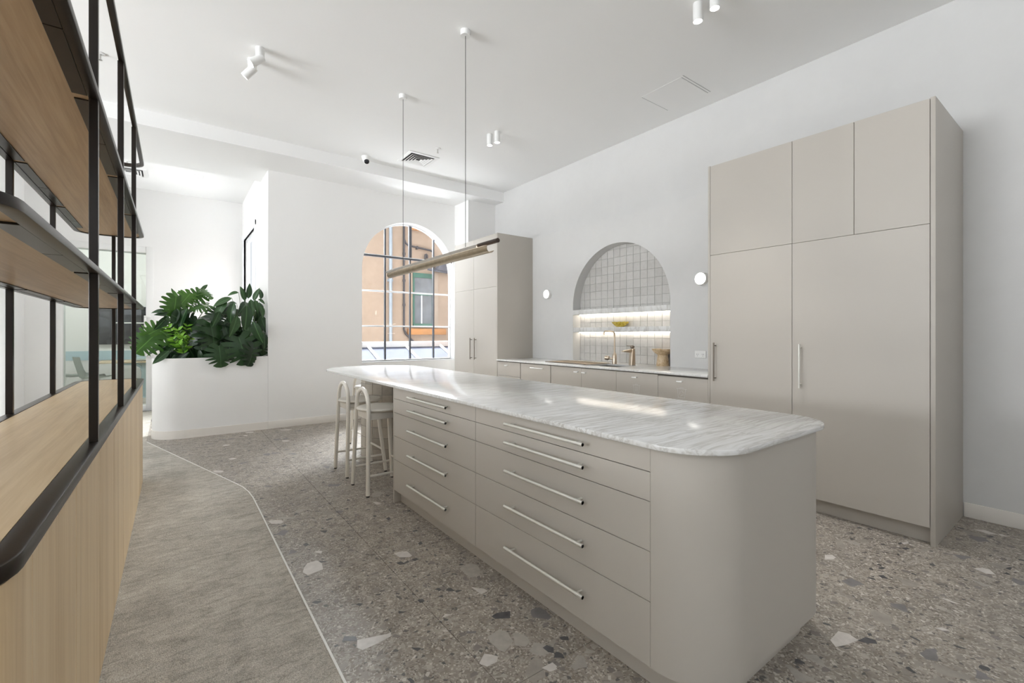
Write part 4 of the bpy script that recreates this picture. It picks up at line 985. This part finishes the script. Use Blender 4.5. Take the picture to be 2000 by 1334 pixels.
dm = thing('dome_camera', 'small white dome security camera under the ceiling by the beam', 'security camera', (2.092, 6.05, CEIL))
MB().lathe([(0, 0), (0.060, 0), (0.057, -0.018), (0.050, -0.045), (0.046, -0.065), (0.030, -0.085), (0, -0.092)], (2.092, 6.05, CEIL), 28).build('housing', M['white_metal'], dm)
q = Vector((-0.25, -0.93, -0.26)).to_track_quat('Z', 'Y').to_matrix().to_4x4()
MB().lathe([(0.0, -0.03), (0.036, -0.03), (0.040, 0.0), (0.040, 0.018), (0.036, 0.022), (0.033, 0.022)], (2.092, 6.035, CEIL - 0.070), 28, q).build('eyeball', M['white_metal'], dm)
MB().lathe([(0.033, 0.021), (0.027, 0.028), (0.013, 0.032), (0, 0.033)], (2.092, 6.035, CEIL - 0.070), 28, q).build('lens', M['black'], dm)
def diffuser(cx, cy, z, s_, label):
    t = thing('air_diffuser', label, 'air vent', (cx, cy, z))
    h = s_ / 2
    mb = MB(); sqr = lambda r: [(cx - r, cy - r), (cx + r, cy - r), (cx + r, cy + r), (cx - r, cy + r)]
    ring(mb, sqr(h), sqr(h * 0.80), z - 0.010, z - 0.0005, 0.002); mb.build('frame', M['white_metal'], t)
    MB().box(cx - h * 0.8, cx + h * 0.8, cy - h * 0.8, cy + h * 0.8, z - 0.002, z - 0.0005).build('duct', M['dark_gap'], t)
    for k in range(4):
        ro = h * (0.72 - 0.16 * k); ri_ = ro - h * 0.095
        t2 = bmesh.new(); A = [t2.verts.new((p[0], p[1], z - 0.018)) for p in sqr(ro)]; Bv = [t2.verts.new((p[0], p[1], z - 0.008)) for p in sqr(ri_)]
        A2 = [t2.verts.new((p[0], p[1], z - 0.0195)) for p in sqr(ro - 0.002)]; B2 = [t2.verts.new((p[0], p[1], z - 0.0095)) for p in sqr(ri_ - 0.002)]
        for q_ in range(4):
            w_ = (q_ + 1) % 4
            t2.faces.new((A[q_], A[w_], Bv[w_], Bv[q_])); t2.faces.new((A2[w_], A2[q_], B2[q_], B2[w_])); t2.faces.new((Bv[q_], Bv[w_], B2[w_], B2[q_])); t2.faces.new((A[w_], A[q_], A2[q_], A2[w_]))
        bmesh.ops.recalc_face_normals(t2, faces=t2.faces[:])
        mb = MB(); mb._add(t2); mb.build('louvre', M['white_metal'], t)
diffuser(2.683, 5.707, CEIL, 0.425, 'square white air diffuser in the ceiling beside the sprinkler')
diffuser(-0.505, 8.79, 3.70, 0.43, 'square white air diffuser in the passage ceiling behind the shelving')
def sprinkler(x, y, z, label):
    t = thing('sprinkler', label, 'sprinkler', (x, y, z))
    MB().lathe([(0, 0), (0.038, 0), (0.034, -0.008), (0.012, -0.010), (0, -0.010)], (x, y, z), 20).build('escutcheon', M['white_metal'], t)
    mb = MB(); mb.cyl((x, y, z - 0.008), (x, y, z - 0.055), 0.006, 8); mb.lathe([(0, -0.055), (0.014, -0.055), (0.014, -0.058), (0, -0.058)], (x, y, z), 12); mb.build('head', M['steel'], t)
sprinkler(2.734, 5.234, CEIL, 'small ceiling sprinkler beside the square air diffuser over the window end')
sprinkler(-0.479, 5.174, CEIL, 'small ceiling sprinkler above the shelving console')
sprinkler(-0.491, 8.297, 3.70, 'small ceiling sprinkler in the passage beside its air diffuser')
dl = thing('downlight', 'round recessed downlight in the passage ceiling', 'downlight', (0.345, 8.44, 3.70))
MB().lathe([(0.05, 0), (0.062, 0), (0.062, -0.005), (0.05, -0.005)], (0.345, 8.44, 3.70), 28).build('trim_ring', M['white_metal'], dl)
MB().lathe([(0, -0.002), (0.05, -0.002), (0.05, -0.0035), (0, -0.0035)], (0.345, 8.44, 3.70), 28).build('lens', M['spot_on'], dl)
spot_light(dl, (0.345, 8.44, 3.68), (0, 0, -1), 20, 110)
ap = thing('access_panel', 'flush square access panel with hairline slots in the ceiling before the near tall cupboard', 'ceiling panel', (4.0, 2.65, CEIL))
MB().box(3.775, 4.235, 2.436, 2.872, CEIL - 0.0015, CEIL).build('panel', M['ceiling'], ap)
gm = plain('grey_slot', (0.45, 0.45, 0.45), 0.8)
for (x0, x1, y0, y1) in ((3.785, 4.235, 2.428, 2.434), (3.765, 4.235, 2.402, 2.409), (3.785, 4.225, 2.874, 2.879)): MB().box(x0, x1, y0, y1, CEIL - 0.001, CEIL).build('slot', gm, ap)

# ------------------------------------------------------------------ planter and plants
pl = thing('planter', 'built-in white planter box with a rounded end at the end of the wall', 'planter', (0.43, 7.2, 0))
po = [(1.049, 6.90), (1.049, 7.50)] + arc(-0.19 + 0.28, 7.50 - 0.28, 0.28, 90, 180, 14) + arc(-0.19 + 0.28, 6.90 + 0.28, 0.28, 180, 270, 14)
pin = [(1.019, 6.93), (1.019, 7.47)] + arc(-0.19 + 0.28, 7.50 - 0.28, 0.25, 90, 180, 14) + arc(-0.19 + 0.28, 6.90 + 0.28, 0.25, 180, 270, 14)
ring(MB(), po, pin, 0.0, 0.985).build('box', M['wall_smooth'], pl)
sk_ = [(1.049, 6.892), (1.049, 7.508)] + arc(0.09, 7.22, 0.288, 90, 180, 14) + arc(0.09, 7.18, 0.288, 180, 270, 14)
ring(MB(), sk_, po, 0.0, 0.102).build('skirting', M['skirting'], pl)
MB().prism(pin, 0.86, 0.92).build('soil', M['soil'], pl)

def leaf_mesh_monstera(name, seed):
    """heart-shaped split leaf of unit length along +y, midrib on x = 0, lobes cut from the margin inwards"""
    rn = random.Random(seed); bm = bmesh.new()
    def outline(ph):
        p = ph / 180.0
        r = 0.70 - 0.42 * p + 0.62 * p * (1 - p) * (0.6 + 0.4 * p) + 0.16 * p * p
        return (r * math.sin(math.radians(ph)), 0.30 + r * math.cos(math.radians(ph)))
    def zc(x, y): return -0.50 * x * x + 0.16 * abs(x) - 0.22 * (y - 0.2) ** 2
    cuts = [158, 122, 96, 74, 54, 36, 0]
    for s in (-1, 1):
        cs = [c + (rn.uniform(-3, 3) if 0 < c < 158 else 0) for c in cuts]
        for k in range(6):
            p0, p1 = cs[k], cs[k + 1]
            t0, t1 = (158 - p0) / 158 * 0.92, (158 - p1) / 158 * 0.92
            if k == 5: t1 = 1.0
            def P(ph, f, t_):
                o = outline(ph); x = o[0] * f; y = t_ * (1 - f) * 0.98 + o[1] * f
                return (s * x, y, zc(x, y))
            fin = 0.32 if k else 0.26
            g = 4.6
            q0, q1 = p0 - (g if k > 0 else 0), p1 + (g if k < 5 else 0)
            pm, tm = (q0 + q1) / 2, (t0 + t1) / 2
            A = [(0, t0, zc(0, t0)), (0, tm, zc(0, tm)), (0, t1, zc(0, t1))]
            B = [P(p0, fin, t0), P((p0 + p1) / 2, fin, tm), P(p1, fin, t1)]
            C = [P(q0 - 1, 0.78, t0), P(pm, 0.78, tm), P(q1 + (1 if k < 5 else 0), 0.78, t1)]
            Dd = [P(q0 - 3, 0.95, t0), P(pm, 1.0, tm), P(q1 + (3 if k < 5 else 0), 0.96 if k < 5 else 1.0, t1)]
            rows = [[bm.verts.new(p) for p in row] for row in (A, B, C, Dd)]
            for r0, r1 in zip(rows, rows[1:]):
                for i in (0, 1):
                    q_ = [r0[i], r0[i + 1], r1[i + 1], r1[i]]
                    try: bm.faces.new(q_ if s < 0 else q_[::-1]).smooth = True
                    except Exception: pass
    bmesh.ops.remove_doubles(bm, verts=bm.verts[:], dist=0.003)
    for v in bm.verts: v.co.z += 0.03 * math.sin(9 * v.co.x + seed) * abs(v.co.x)
    me = D.meshes.new(name); bm.to_mesh(me); bm.free(); return me
def leaf_mesh_lance(name, droop, wid=0.185):
    bm = bmesh.new(); n = 8; rows = []
    for k in range(n + 1):
        t = k / n; w_ = wid * math.sin(PI * t ** 0.75) ** 0.85 + (0.004 if k in (0, n) else 0)
        y = t - droop * 0.22 * t * t; z = -droop * 0.5 * t * t
        rows.append([bm.verts.new((-w_, y, z + 0.25 * w_)), bm.verts.new((-w_ * 0.5, y, z + 0.05 * w_)), bm.verts.new((0, y, z - 0.02 * w_)), bm.verts.new((w_ * 0.5, y, z + 0.05 * w_)), bm.verts.new((w_, y, z + 0.25 * w_))])
    for a_, b_ in zip(rows, rows[1:]):
        for q_ in range(4): bm.faces.new((a_[q_], a_[q_ + 1], b_[q_ + 1], b_[q_])).smooth = True
    me = D.meshes.new(name); bm.to_mesh(me); bm.free(); return me
MON = [leaf_mesh_monstera('monstera_leaf', s_) for s_ in range(3)]
LAN = [leaf_mesh_lance('lance_leaf', d_) for d_ in (0.15, 0.5, 0.9)]
LEAFLET = leaf_mesh_lance('small_leaf', 0.2, 0.22)
def with_mat(me, mat):
    c = me.copy(); c.materials.append(M[mat]); return c
MESH = {('mon', m): [with_mat(x, m) for x in MON] for m in ('leaf_dark', 'leaf_mid')}
MESH.update({('lan', m): [with_mat(x, m) for x in LAN] for m in ('leaf_dark', 'leaf_lance')})
MESH[('sm', 'leaf_bright')] = [with_mat(LEAFLET, 'leaf_bright')]; MESH[('sm', 'leaf_mid')] = [with_mat(LEAFLET, 'leaf_mid')]
def put_leaf(parent, me, base, tip, nrm, scale=None):
    b, t_ = Vector(base), Vector(tip); y = t_ - b; L_ = y.length if scale is None else scale; y.normalize()
    n_ = Vector(nrm); n_ = (n_ - y * n_.dot(y)).normalized(); x = y.cross(n_)
    R_ = Matrix((x, y, n_)).transposed().to_4x4()
    o = D.objects.new('leaf', me); COL.objects.link(o); o.parent = parent
    o.matrix_basis = Matrix.Translation(b - wpos(parent)) @ R_ @ Matrix.Diagonal((L_, L_, L_, 1))
    return o
def petiole(mb, a_, b_, r=0.006, sag=0.0):
    a_, b_ = Vector(a_), Vector(b_); m_ = (a_ + b_) / 2 + Vector((0, 0, 0.10 + sag)) + (a_ - b_) * Vector((0.25, 0.25, 0))
    P = [(1 - t) ** 2 * a_ + 2 * t * (1 - t) * m_ + t * t * b_ for t in [k / 7 for k in range(8)]]
    mb.tube(P, [r * (1.1 - 0.5 * k / 7) for k in range(8)], 5)
SOIL = 0.92
rnd = random.Random(7)
def plant(name, label, root, leaves, kind, mat, nrand=0, cx=0, cz=0, spread=(0.3, 0.18, 0.3), size=(0.24, 0.34), seed=1, front=True):
    t = thing(name, label, 'plant', (root[0], root[1], SOIL)); rn = random.Random(seed); mb = MB()
    ls = [(b, tp, m_) for b, tp, m_ in leaves]
    for _ in range(nrand):
        az = rn.uniform(0, 2 * PI); rad = math.sqrt(rn.uniform(0.1, 1))
        b = (min(1.0, root[0] + cx + spread[0] * rad * math.cos(az)), min(7.45, root[1] + spread[1] * rad * math.sin(az)), cz + rn.uniform(-1, 1) * spread[2])
        L_ = rn.uniform(*size); out = Vector((math.cos(az) * 0.8 + rn.uniform(-0.4, 0.4), math.sin(az) * 0.7 - 0.25, rn.uniform(-0.9, 0.35))).normalized()
        tp = Vector(b) + out * L_; tp.x = min(1.03, tp.x); tp.z = max(1.0, tp.z)
        ls.append((b, tuple(tp), mat))
    for b, tp, m_ in ls:
        me = rn.choice(MESH[(kind, m_)]); y = (Vector(tp) - Vector(b)).normalized()
        nr = Vector((rn.uniform(-0.75, 0.75), -0.75, rn.uniform(0.3, 0.9))) if y.z < 0.4 else Vector((rn.uniform(-0.5, 0.5), -0.8, 0.2))
        put_leaf(t, me, b, tp, nr, (Vector(tp) - Vector(b)).length * 1.04)
        petiole(mb, (root[0] + rn.uniform(-0.03, 0.03), root[1] + rn.uniform(-0.03, 0.03), SOIL), b, 0.0065 if kind == 'mon' else 0.004)
    mb.build('stems', M['stem'], t)
    return t
dk, md, ln = 'leaf_dark', 'leaf_mid', 'leaf_lance'
plant('swiss_cheese_plant', 'swiss cheese plant with big split leaves drooping over the planter front, nearer its middle', (0.42, 7.20),
      [((0.399, 6.90, 1.422), (0.461, 6.85, 1.081), dk), ((0.489, 6.86, 1.13), (0.515, 6.82, 0.872), dk), ((0.27, 7.0, 1.47), (0.16, 6.95, 1.30), dk), ((0.213, 6.95, 1.36), (0.20, 6.90, 1.15), dk), ((0.55, 6.98, 1.45), (0.60, 6.92, 1.22), dk), ((0.33, 7.0, 1.35), (0.30, 6.92, 1.10), dk), ((0.48, 7.0, 1.60), (0.44, 6.95, 1.42), dk)],
      'mon', dk, 9, 0, 1.30, (0.26, 0.16, 0.20), (0.24, 0.32), 3)
plant('swiss_cheese_plant', 'swiss cheese plant with split leaves drooping over the planter front, beside the wall end', (0.76, 7.18),
      [((0.703, 6.86, 1.243), (0.798, 6.82, 0.895), dk), ((0.888, 6.87, 1.13), (0.827, 6.83, 0.868), dk), ((0.62, 6.90, 1.20), (0.58, 6.84, 0.96), dk), ((0.93, 6.98, 1.25), (0.97, 6.93, 1.0), dk)],
      'mon', dk, 4, 0, 1.12, (0.20, 0.14, 0.10), (0.22, 0.30), 5)
plant('swiss_cheese_plant', 'lighter green swiss cheese plant with leaves spreading past the rounded planter end', (0.14, 7.20),
      [((0.345, 7.1, 1.817), (0.161, 7.05, 1.72), md), ((0.325, 7.1, 1.86), (0.43, 7.05, 1.75), md), ((0.14, 7.05, 1.743), (-0.042, 7.0, 1.575), md), ((0.05, 7.0, 1.74), (0.03, 6.95, 1.50), md), ((-0.152, 6.98, 1.278), (-0.33, 6.93, 1.07), md), ((-0.10, 6.99, 1.36), (-0.27, 6.95, 1.24), md), ((0.386, 7.05, 1.659), (0.20, 7.0, 1.61), md), ((0.20, 7.05, 1.80), (0.10, 7.0, 1.66), md)],
      'mon', md, 3, 0, 1.40, (0.16, 0.12, 0.15), (0.2, 0.26), 9)
LB_ = [[[0.849,7.0,1.747],[0.871,6.96,1.54]],[[0.794,6.93,1.662],[0.792,6.88,1.295]],[[0.686,6.92,1.526],[0.624,6.87,1.225]],[[0.661,6.97,1.686],[0.555,6.92,1.42]],[[0.894,6.98,1.74],[0.939,6.94,1.56]],[[0.955,6.96,1.66],[1.02,6.92,1.50]],[[0.872,6.93,1.45],[0.956,6.88,1.142]],[[0.633,7.0,1.754],[0.40,6.97,1.66]],[[0.573,7.0,1.734],[0.425,6.96,1.485]],[[0.496,6.95,1.574],[0.422,6.90,1.377]],[[0.715,7.05,1.833],[0.576,7.03,1.824]],[[0.79,7.1,1.73],[0.757,7.08,1.935]],[[0.83,7.1,1.76],[0.851,7.08,1.965]],[[0.894,7.1,1.735],[0.956,7.06,1.91]],[[0.98,7.1,1.76],[1.0,7.08,1.917]],[[0.95,7.05,1.76],[1.02,7.0,1.70]],[[1.0,7.0,1.30],[1.02,6.96,1.06]],[[0.814,6.97,1.43],[0.812,6.93,1.22]]]
plant('lance_leaf_plant', 'tall plant with long drooping lance leaves beside the wall end', (0.82, 7.26), [((a_[0], a_[1] - 0.07, a_[2]), (b_[0], b_[1] - 0.08, b_[2]), ln) for a_, b_ in LB_], 'lan', dk, 34, 0, 1.52, (0.25, 0.16, 0.22), (0.24, 0.36), 12)
LE_ = [[[-0.042,7.0,1.558],[-0.196,6.96,1.585]],[[0.064,6.97,1.596],[0.011,6.92,1.373]],[[-0.042,6.95,1.52],[-0.055,6.91,1.34]],[[-0.03,6.95,1.50],[-0.157,6.91,1.31]],[[-0.02,6.95,1.08],[-0.175,6.89,0.93]],[[0.024,7.1,1.80],[0.004,7.08,1.857]],[[0.319,7.15,1.85],[0.383,7.13,1.95]],[[0.158,6.95,1.598],[0.037,6.90,1.34]],[[0.214,7.0,1.575],[0.10,6.96,1.53]]]
plant('lance_leaf_plant', 'plant with dark lance leaves among the split leaves near the rounded planter end', (0.12, 7.30), [(a_, b_, ln) for a_, b_ in LE_], 'lan', dk, 30, 0.06, 1.30, (0.24, 0.14, 0.26), (0.22, 0.32), 21)
# fresh fern-like plant with bright feather fronds
zz = thing('zz_plant', 'small plant with bright lime feathered fronds at the front of the planter', 'plant', (0.13, 7.08, SOIL)); mb = MB(); rn = random.Random(2)
for (bx, by, bz) in ((-0.02, 6.95, 1.36), (0.07, 6.94, 1.33), (0.12, 6.93, 1.24), (0.19, 6.93, 1.22), (0.16, 6.96, 1.38), (0.08, 6.92, 1.16), (0.22, 6.95, 1.30), (0.02, 6.95, 1.22)):
    a_ = Vector((0.13 + rn.uniform(-0.03, 0.03), 7.06, SOIL)); b_ = Vector((bx, by, bz)); P = [a_.lerp(b_, k / 8) + Vector((0, 0, 0.04 * math.sin(PI * k / 8))) for k in range(9)]
    mb.tube(P, [0.005 - 0.0004 * k for k in range(9)], 5)
    for k in range(3, 9):
        for s in (-1, 1):
            dr = (P[k] - P[k - 1]).normalized(); sd = dr.cross(Vector((0, -1, 0.2))).normalized() * s
            tp = P[k] + (dr * 0.6 + sd * 0.8 + Vector((0, -0.25, 0))).normalized() * rn.uniform(0.06, 0.09)
            put_leaf(zz, MESH[('sm', 'leaf_bright' if rn.random() < 0.75 else 'leaf_mid')][0], P[k], tp, (rn.uniform(-0.2, 0.2), -0.8, 0.6))
mb.build('stems', M['stem'], zz)
gc = thing('ground_foliage', 'low dark leaves filling the planter soil', 'plant', (0.45, 7.2, SOIL)); rn = random.Random(31)
for _ in range(60):
    b = Vector((rn.uniform(-0.08, 0.98), rn.uniform(6.97, 7.4), SOIL)); tp = b + Vector((rn.uniform(-0.12, 0.12), rn.uniform(-0.12, 0.05), rn.uniform(0.12, 0.30)))
    tp.x = min(1.02, max(-0.14, tp.x)); put_leaf(gc, rn.choice(MESH[('lan', dk)]), b, tp, (rn.uniform(-0.5, 0.5), -0.8, 0.3))

# ------------------------------------------------------------------ meeting room behind the glass door
tb = thing('meeting_table', 'pale oak meeting table with pale blue legs behind the glass door', 'table', (-0.35, 12.1, 0))
MB().box(-1.14, 0.40, 11.65, 12.55, 0.715, 0.742, 0.006).build('tabletop', M['oak_table'], tb)
def frame_leg(y):
    mb = MB()
    P = [(-0.80, y, 0.03), (-0.62, y, 0.05), (-0.50, y, 0.12), (-0.455, y, 0.25), (-0.45, y, 0.50), (-0.47, y, 0.62), (-0.56, y, 0.69), (-0.80, y, 0.70)]
    mb.tube(P, 0.03, 10); P2 = [(-0.10, y, 0.03), (-0.28, y, 0.05), (-0.38, y, 0.12), (-0.405, y, 0.25), (-0.41, y, 0.50), (-0.39, y, 0.62), (-0.30, y, 0.69), (-0.10, y, 0.70)]
    mb.tube(P2, 0.03, 10); mb.box(-0.46, -0.40, y - 0.03, y + 0.03, 0.0, 0.715, 0.005); mb.box(-0.85, -0.05, y - 0.035, y + 0.035, 0.0, 0.03, 0.005)
    return mb
for y in (11.8, 12.4): frame_leg(y).build('leg', M['pale_blue'], tb)
lp = MB().box(-0.62, -0.38, 11.75, 11.93, 0.742, 0.752, 0.003).build('tablet', M['black']); tag(lp, 'small dark tablet lying on the pale oak meeting table', 'tablet')
bx = MB().box(-0.64, -0.30, 12.35, 12.50, 0.742, 0.80, 0.01).build('storage_box', M['pale_blue']); tag(bx, 'pale blue flat box at the back of the meeting table', 'box')
tv = thing('wall_display', 'large black wall display in the meeting room behind the shelving posts', 'display', (-0.8, 12.9, 1.06))
MB().box(-1.22, -0.37, 12.84, 12.90, 1.065, 1.88, 0.006).build('screen', M['black'], tv)
MB().box(-0.96, -0.46, 12.825, 12.84, 1.515, 1.54, 0.002).build('bar', M['white_metal'], tv)  # reflection line on the screen, modelled as a thin white strip
def shell_chair(x, y, rz, label):
    t = thing('shell_chair', label, 'chair', (x, y, 0), 'shell chairs at the meeting table')
    m = bmesh.new(); rows = []
    prof = [(0.22, 0.455), (0.10, 0.44), (-0.05, 0.435), (-0.17, 0.45), (-0.22, 0.52), (-0.25, 0.64), (-0.28, 0.76), (-0.30, 0.86)]
    for k, (px, pz) in enumerate(prof):
        w_ = 0.23 if k < 5 else 0.23 - 0.012 * (k - 4)
        rows.append([m.verts.new((px + (0.06 * abs(u) if k > 3 else 0), u * w_, pz + 0.05 * u * u * (1 if k < 5 else 0))) for u in (-1, -0.6, 0, 0.6, 1)])
    for a_, b_ in zip(rows, rows[1:]):
        for q_ in range(4): m.faces.new((a_[q_], a_[q_ + 1], b_[q_ + 1], b_[q_])).smooth = True
    bmesh.ops.solidify(m, geom=m.faces[:], thickness=0.02)
    mb = MB(); mb._add(m); mb.build('shell', M['pale_shell'], t, base=(0, 0, 0))
    for sx in (-1, 1):
        for sy in (-1, 1):
            MB().tube([(sx * 0.12, sy * 0.13, 0.43), (sx * 0.21, sy * 0.21, 0.006)], 0.010, 8).build('leg', M['white_metal'], t, base=(0, 0, 0))
    t.rotation_euler = (0, 0, rz)
shell_chair(-1.52, 12.35, 0.15, 'pale shell chair at the end of the meeting table, farther from the posts')
shell_chair(-1.18, 11.70, 0.35, 'pale shell chair at the end of the meeting table, nearer the posts')
ml = thing('meeting_fill_panel', 'unseen square glowing panel added to brighten the meeting room', 'fill light', (-1.0, 11.2, 3.70))
MB().box(-1.3, -0.7, 10.9, 11.5, 3.69, 3.70).build('diffuser', emit('fill_glow', (1, 0.98, 0.95), 26.0), ml)  # glowing panel added out of view to brighten the meeting room
